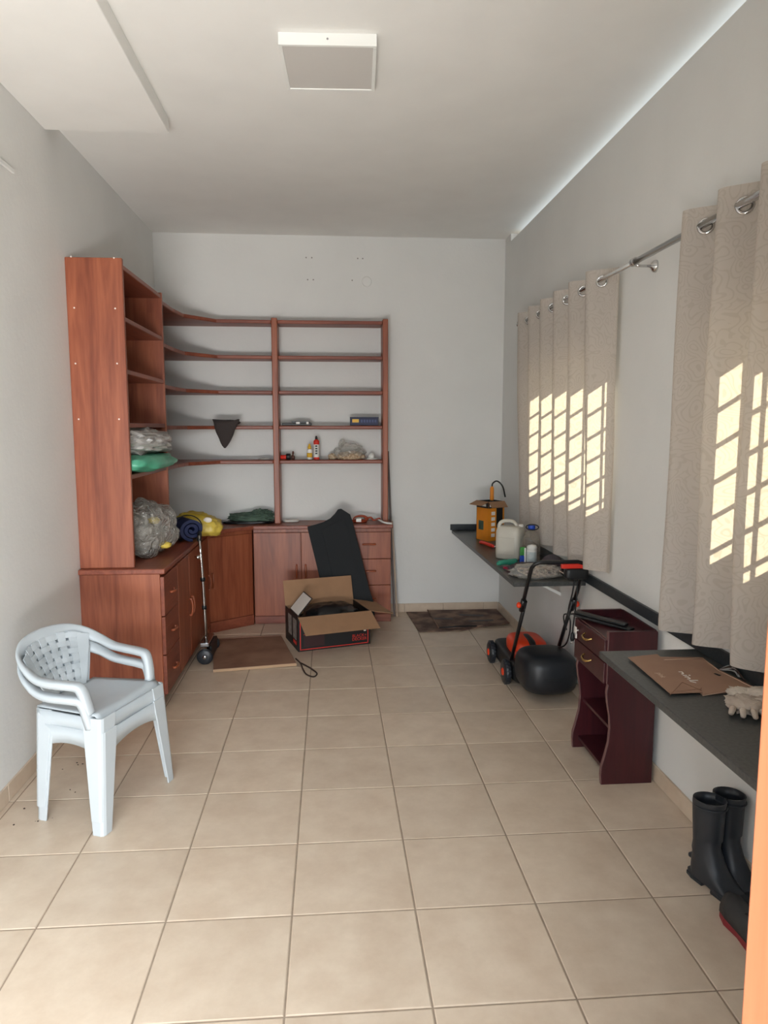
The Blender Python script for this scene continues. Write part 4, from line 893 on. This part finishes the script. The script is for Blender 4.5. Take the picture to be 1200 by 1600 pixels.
a_, b_ = Vector((1.045,4.34,GZ+.016)), Vector((1.165,4.36,GZ+.024))
build('sleeve', MB().tube(arc([a_,a_*.7+b_*.3+Vector((0,0,.004)),a_*.3+b_*.7,b_],6), [.012]+[.017]*9+[.020]*8+[.017], 12), 'teal', th_); build('tip', MB().sphere(a_, (.013,.014,.013)), 'teal', th_)
build('grey_cloth', blob((1.19,4.15,GZ+.026), (.13,.085,.030), 71, .15, 2.6, ridge=.15, flat=GZ+.001), 'purple_cloth', label='rumpled charcoal cloth behind the bag of ropes on the granite', cat='cloth')
build('pink_tool_handle', MB().tube([Vector((1.048,4.22,GZ+.013)), Vector((1.075,4.20,GZ+.013)), Vector((1.10,4.185,GZ+.014))], [.008,.011,.009], 10), mat('crimson_plastic',(150,30,58),.4), label='small crimson handle poking out from under the charcoal cloth', cat='handle')
hb = thing('knitted_hat', 'dark charcoal knitted hat by the curtain behind the mower handle', 'hat', (1.318,4.13,GZ))
build('crown', blob((1.318,4.13,GZ+.05), (.062,.062,.056), 74, .06, 2, flat=GZ+.001), 'purple_cloth', hb); build('cuff', MB().tube([(1.318+.056*math.cos(t),4.13+.058*math.sin(t),GZ+.015) for t in [2*math.pi*k/28 for k in range(28)]], .014, 8, closed=True), 'purple_cloth', hb)
rb = thing('rope_bag', 'clear plastic bag of pale ropes at the near end of the far granite counter', 'bag', (1.19,3.98,GZ))
random.seed(11)
for k in range(14):
    cx, cy, r_ = random.uniform(1.12,1.27), random.uniform(3.95,4.03), random.uniform(.02,.045); tilt = random.uniform(-.9,.9)
    build('rope', MB().tube([(cx+r_*1.4*math.cos(t), cy+r_*.8*math.sin(t)*math.cos(tilt), GZ+.012+r_*.55*(1+math.sin(t+tilt))*.8) for t in [2*math.pi*i/20 for i in range(20)]], .006, 6, closed=True), 'rope', rb)
build('film', blob((1.18,3.985,GZ+.035), (.15,.085,.047), 77, .15, 2.6, ridge=.2, flat=GZ+.001), 'clear_film', rb)
build('rope_tail', MB().tube(arc([(1.26,3.97,GZ+.04),(1.30,3.95,GZ+.045),(1.33,3.92,GZ+.03),(1.36,3.90,GZ+.008)],6), .004, 6), 'rope', rb)
build('silver_foil', blob((1.078,4.03,GZ+.006), (.035,.025,.006), 79, .2, 3, flat=GZ+.001, sub=3), 'grey_film', label='scrap of shiny foil at the counter edge by the rope bag', cat='foil')

# ------------------------------------------------------------------ things on the near granite counter
pb = thing('paper_bag', 'flat brown kraft paper bag with white print on the near counter', 'paper bag', (1.17,2.3,GZ))
Zp = GZ+.002
pz = lambda px,py,z=Zp: (lambda p: (p.x,p.y))(at(px,py,'z',z))
body = [pz(*p) for p in ((1030,1028),(1098,1029),(1122,1047),(1176,1074),(1170,1080),(1098,1087),(1062,1058))]
build('bag_body', MB().prism(body, Zp, Zp+.005), 'kraft', pb, bevel=.001)
bot = [pz(*p) for p in ((981,1030),(1027,1025),(1036,1033),(1098,1085),(1047,1087))]
fb = build('bottom_flap', MB().prism(bot, Zp+.0052, Zp+.0085), 'kraft', pb, bevel=.001)
tri = [pz(*p) for p in ((1048,1086),(1066,1066),(1096,1079),(1094,1081))]
build('fold_triangle', MB().prism(tri, Zp+.0087, Zp+.0105), 'kraft', fb, bevel=.0005)
for a,b in (((1047,1086),(1066,1066)),((1066,1066),(1096,1079))):
    u_, v_ = at(*a,'z',Zp+.011), at(*b,'z',Zp+.011); build('crease', MB().tube([u_,v_], .0007, 5), 'kraft_dark', fb)
for a,b in (((1034,1031),(1098,1029)),((1098,1029),(1122,1047)),((1122,1047),(1176,1074)),((1176,1074),(1098,1087))):
    u_, v_ = at(*a,'z',Zp+.006), at(*b,'z',Zp+.006); build('paper_edge', MB().tube([u_,v_], .0012, 5), 'kraft_edge', pb)
u_ = at(1121,1054,'z',Zp+.0065); build('handle_slot', B(-.004,.004,-.012,.012,-.0005,.0006,m=Matrix.Translation(u_) @ Matrix.Rotation(.25,4,'Z')), 'box_black', pb)
# lettering runs from far to near, tops towards the wall
t0_, t1_ = at(1062,1050,'z',Zp+.0055), at(1082,1066,'z',Zp+.0055); tx = (t1_-t0_); tx.z = 0; tx.normalize(); ty = Vector((-tx.y,tx.x,0)); 
text_part('pink', .070, axes((t0_+t1_)/2, tx, ty, (0,0,1)), 'white_print', pb, 'lettering', .0004)
u_ = at(1033,1055,'z',Zp+.009); text_part('pink', .028, axes(u_, tx, ty, (0,0,1)), 'kraft_edge', fb, 'small_lettering', .0003)
wr = thing('wire_bundle', 'bundle of thin pale wires beside the paper bag near the wall', 'wires', (1.37,2.35,GZ))
random.seed(5)
for k in range(7):
    a_ = at(1125,1046,'z',GZ+.006); b_ = at(1176+random.uniform(-6,3),1060+random.uniform(-3,5),'z',GZ+.006)
    midp = (a_+b_)/2+Vector((random.uniform(-.02,.025),random.uniform(-.015,.015),random.uniform(.004,.03)))
    for p in (a_,b_,midp): p.x = min(p.x, XR-.03)
    build('wire', MB().tube(arc([a_,midp,b_],8), .0024, 6), 'wire' if k%3 else 'cord_dark', wr)
# gloves
def glove(base, ang, seed, label, flip=1, z=GZ+.001):
    gv = thing('work_glove', label, 'glove', base, 'work gloves on the near counter')
    gm = Matrix.Translation(base) @ Matrix.Rotation(ang,4,'Z')
    palm = build('palm', blob(gm @ Vector((0,0,.016)), (.066,.056,.020), seed, .22, 3, ridge=.25, flat=z, m=Matrix.Rotation(ang,4,'Z')), 'glove', gv)
    build('cuff', blob(gm @ Vector((-.085,0,.018)), (.045,.048,.018), seed+1, .10, 4, ridge=.15, flat=z, m=Matrix.Rotation(ang,4,'Z')), 'glove', gv)
    for i,(yy,LL_,da) in enumerate(((-.036,.055,-.25),(-.013,.066,-.06),(.012,.064,.08),(.034,.05,.25))):
        p0_ = gm @ Vector((.045,yy,.013)); d_ = (gm.to_3x3() @ Vector((math.cos(da),math.sin(da)*flip,0))); build('finger', MB().tube([p0_,p0_+d_*LL_*.5+Vector((0,0,.008)),p0_+d_*LL_*.9+Vector((0,0,.002)),p0_+d_*LL_], [.010,.0095,.008,.003], 10), 'glove', gv)
    p0_ = gm @ Vector((0,.042*flip,.014)); d_ = gm.to_3x3() @ Vector((.55,.8*flip,0)); build('thumb', MB().tube([p0_,p0_+d_*.03,p0_+d_*.055,p0_+d_*.062], [.013,.013,.010,.005], 10), 'glove', gv)
glove(Vector((1.27,2.03,GZ+.001)), math.radians(-115), 81, 'worn beige work glove lying next to the paper bag'); glove(Vector((1.345,1.99,GZ+.012)), math.radians(-95), 85, 'worn beige work glove nearest the near curtain', -1)

# ------------------------------------------------------------------ boots and shoes
def boot(heel, ang, label, hgt=.300, sc_=1.0):
    bm2 = Matrix.Translation(heel) @ Matrix.Rotation(ang,4,'Z')          # local +x: toe direction
    root = thing('rubber_boot', label, 'boot', heel, 'rubber boots')
    rows = [ # centre x, z, half length x, half width y, tilt
        (.048,.0,.066,.040,0),]
    shaft = [(.050,hgt,.058,.048,-.10),(.050,hgt-.012,.059,.049,-.10),(.048,hgt-.03,.056,.048,-.08),(.046,.24,.053,.046,0),(.046,.18,.049,.043,0),(.048,.135,.049,.041,.10),(.058,.10,.060,.041,.35),(.078,.072,.078,.042,.55),(.100,.050,.098,.043,.45),(.112,.032,.112,.044,.2),(.114,.022,.114,.044,0)]
    rings = []
    for cx,z,hx,hy,tl_ in shaft:
        ee = .62 if z < .06 else (.8 if z < .11 else 1)
        sp = lambda v, e_: math.copysign(abs(v)**e_, v)
        rings.append([bm2 @ Vector((cx+hx*sp(math.cos(a),ee), hy*sp(math.sin(a),ee)*(1-.12*math.cos(a)), max(.02, z-tl_*hx*math.cos(a)*.75))) for a in [2*math.pi*k/28 for k in range(28)]])
    lip = [[bm2 @ Vector((.050+hx*math.cos(a), hy*math.sin(a), z+.10*hx*math.cos(a)*.75)) for a in [2*math.pi*k/28 for k in range(28)]] for hx,hy,z in ((.050,.043,.10+.06),(.053,.046,hgt-.03),(.054,.047,hgt),(.058,.048,hgt))]
    build('upper', MB().loft(rings, caps=False).loft(lip, caps=False), 'rubber', root)
    build('top_band', MB().tube([bm2 @ Vector((.050+.058*math.cos(a), .0485*math.sin(a), hgt-.022+.10*.058*math.cos(a)*.75)) for a in [2*math.pi*k/28 for k in range(28)]], .003, 6, closed=True), 'rubber', root)
    sole = [(-.006,-.030),(.03,-.040),(.09,-.038),(.15,-.048),(.20,-.042),(.228,-.02),(.231,.008),(.20,.042),(.15,.048),(.09,.038),(.03,.040),(-.006,.030),(-.010,0)]
    build('sole', MB().prism(sole, .012, .026, bm2), 'rubber', root, bevel=.003); build('heel', MB().prism([(-.008,-.032),(.02,-.040),(.07,-.040),(.07,.040),(.02,.040),(-.008,.032),(-.013,0)], 0, .0125, bm2), 'rubber', root, bevel=.002)
    build('sole_front', MB().prism([(.11,-.042),(.20,-.042),(.226,0),(.20,.042),(.11,.042)], 0, .0125, bm2), 'rubber', root, bevel=.002)
    build('heel_spur', B(-.014,.012,-.024,.024,.058,.074,m=bm2), 'rubber', root, bevel=.005)
    return root
boot((1.275,2.275,0), math.radians(-74), 'black rubber boot nearest the middle of the room, at the right wall')
boot((1.366,2.305,0), math.radians(-80), 'black rubber boot standing closest to the right wall')
def shoe(heel, ang, label):
    m_ = Matrix.Translation(heel) @ Matrix.Rotation(ang,4,'Z'); root = thing('work_shoe', label, 'shoe', heel, 'work shoes')
    rows = [(-.005,.030,.085),(.03,.037,.098),(.075,.040,.090),(.12,.042,.072),(.165,.046,.060),(.205,.043,.052),(.232,.030,.040),(.242,.012,.028)]
    rings = [[m_ @ Vector((x, hw_*math.cos(a)*(1 if math.sin(a) < .3 else .92), .024+(h_-.024)*max(0,math.sin(a))**.7)) for a in [math.pi*k/14 for k in range(15)]]+[m_ @ Vector((x,-hw_*.5,.023)), m_ @ Vector((x,hw_*.5,.023))] for x,hw_,h_ in rows]
    build('upper', MB().loft(rings), 'rubber_dusty', root)
    so_ = [(-.010,-.026),(.03,-.040),(.09,-.037),(.15,-.047),(.20,-.048),(.235,-.034),(.250,0),(.235,.034),(.20,.048),(.15,.047),(.09,.037),(.03,.040),(-.010,.026)]
    build('sole', MB().prism(so_, 0, .023, m_), 'red_sole', root, bevel=.004)
    build('laces', MB().tube([m_ @ Vector((.10+.018*(k//2),.018*(-1)**k,.086-.006*(k//2))) for k in range(8)], .003, 6), 'cord_black', root)
    return root
shoe((1.262,2.04,0), math.radians(-84), 'dusty black shoe with red sole, nearest the door frame')
shoe((1.365,2.05,0), math.radians(-88), 'dusty black shoe with red sole, tucked against the right wall')

# ------------------------------------------------------------------ crumbs of dirt on the tiles by the left wall
random.seed(3); mb = MB()
for k in range(15):
    x, y, r_ = random.uniform(-1.33,-1.10), random.uniform(2.75,3.35), random.uniform(.0015,.0045)
    mb.lathe((x,y,.0), [(r_,.0002),(r_*.9,r_*.5),(r_*.3,r_*.8)], 6, sx=random.uniform(.7,1.4))
build('dirt_crumbs', mb, 'cord_dark', label='scattered dark crumbs of dirt on the tiles beside the left wall', cat='dirt', kind='stuff')
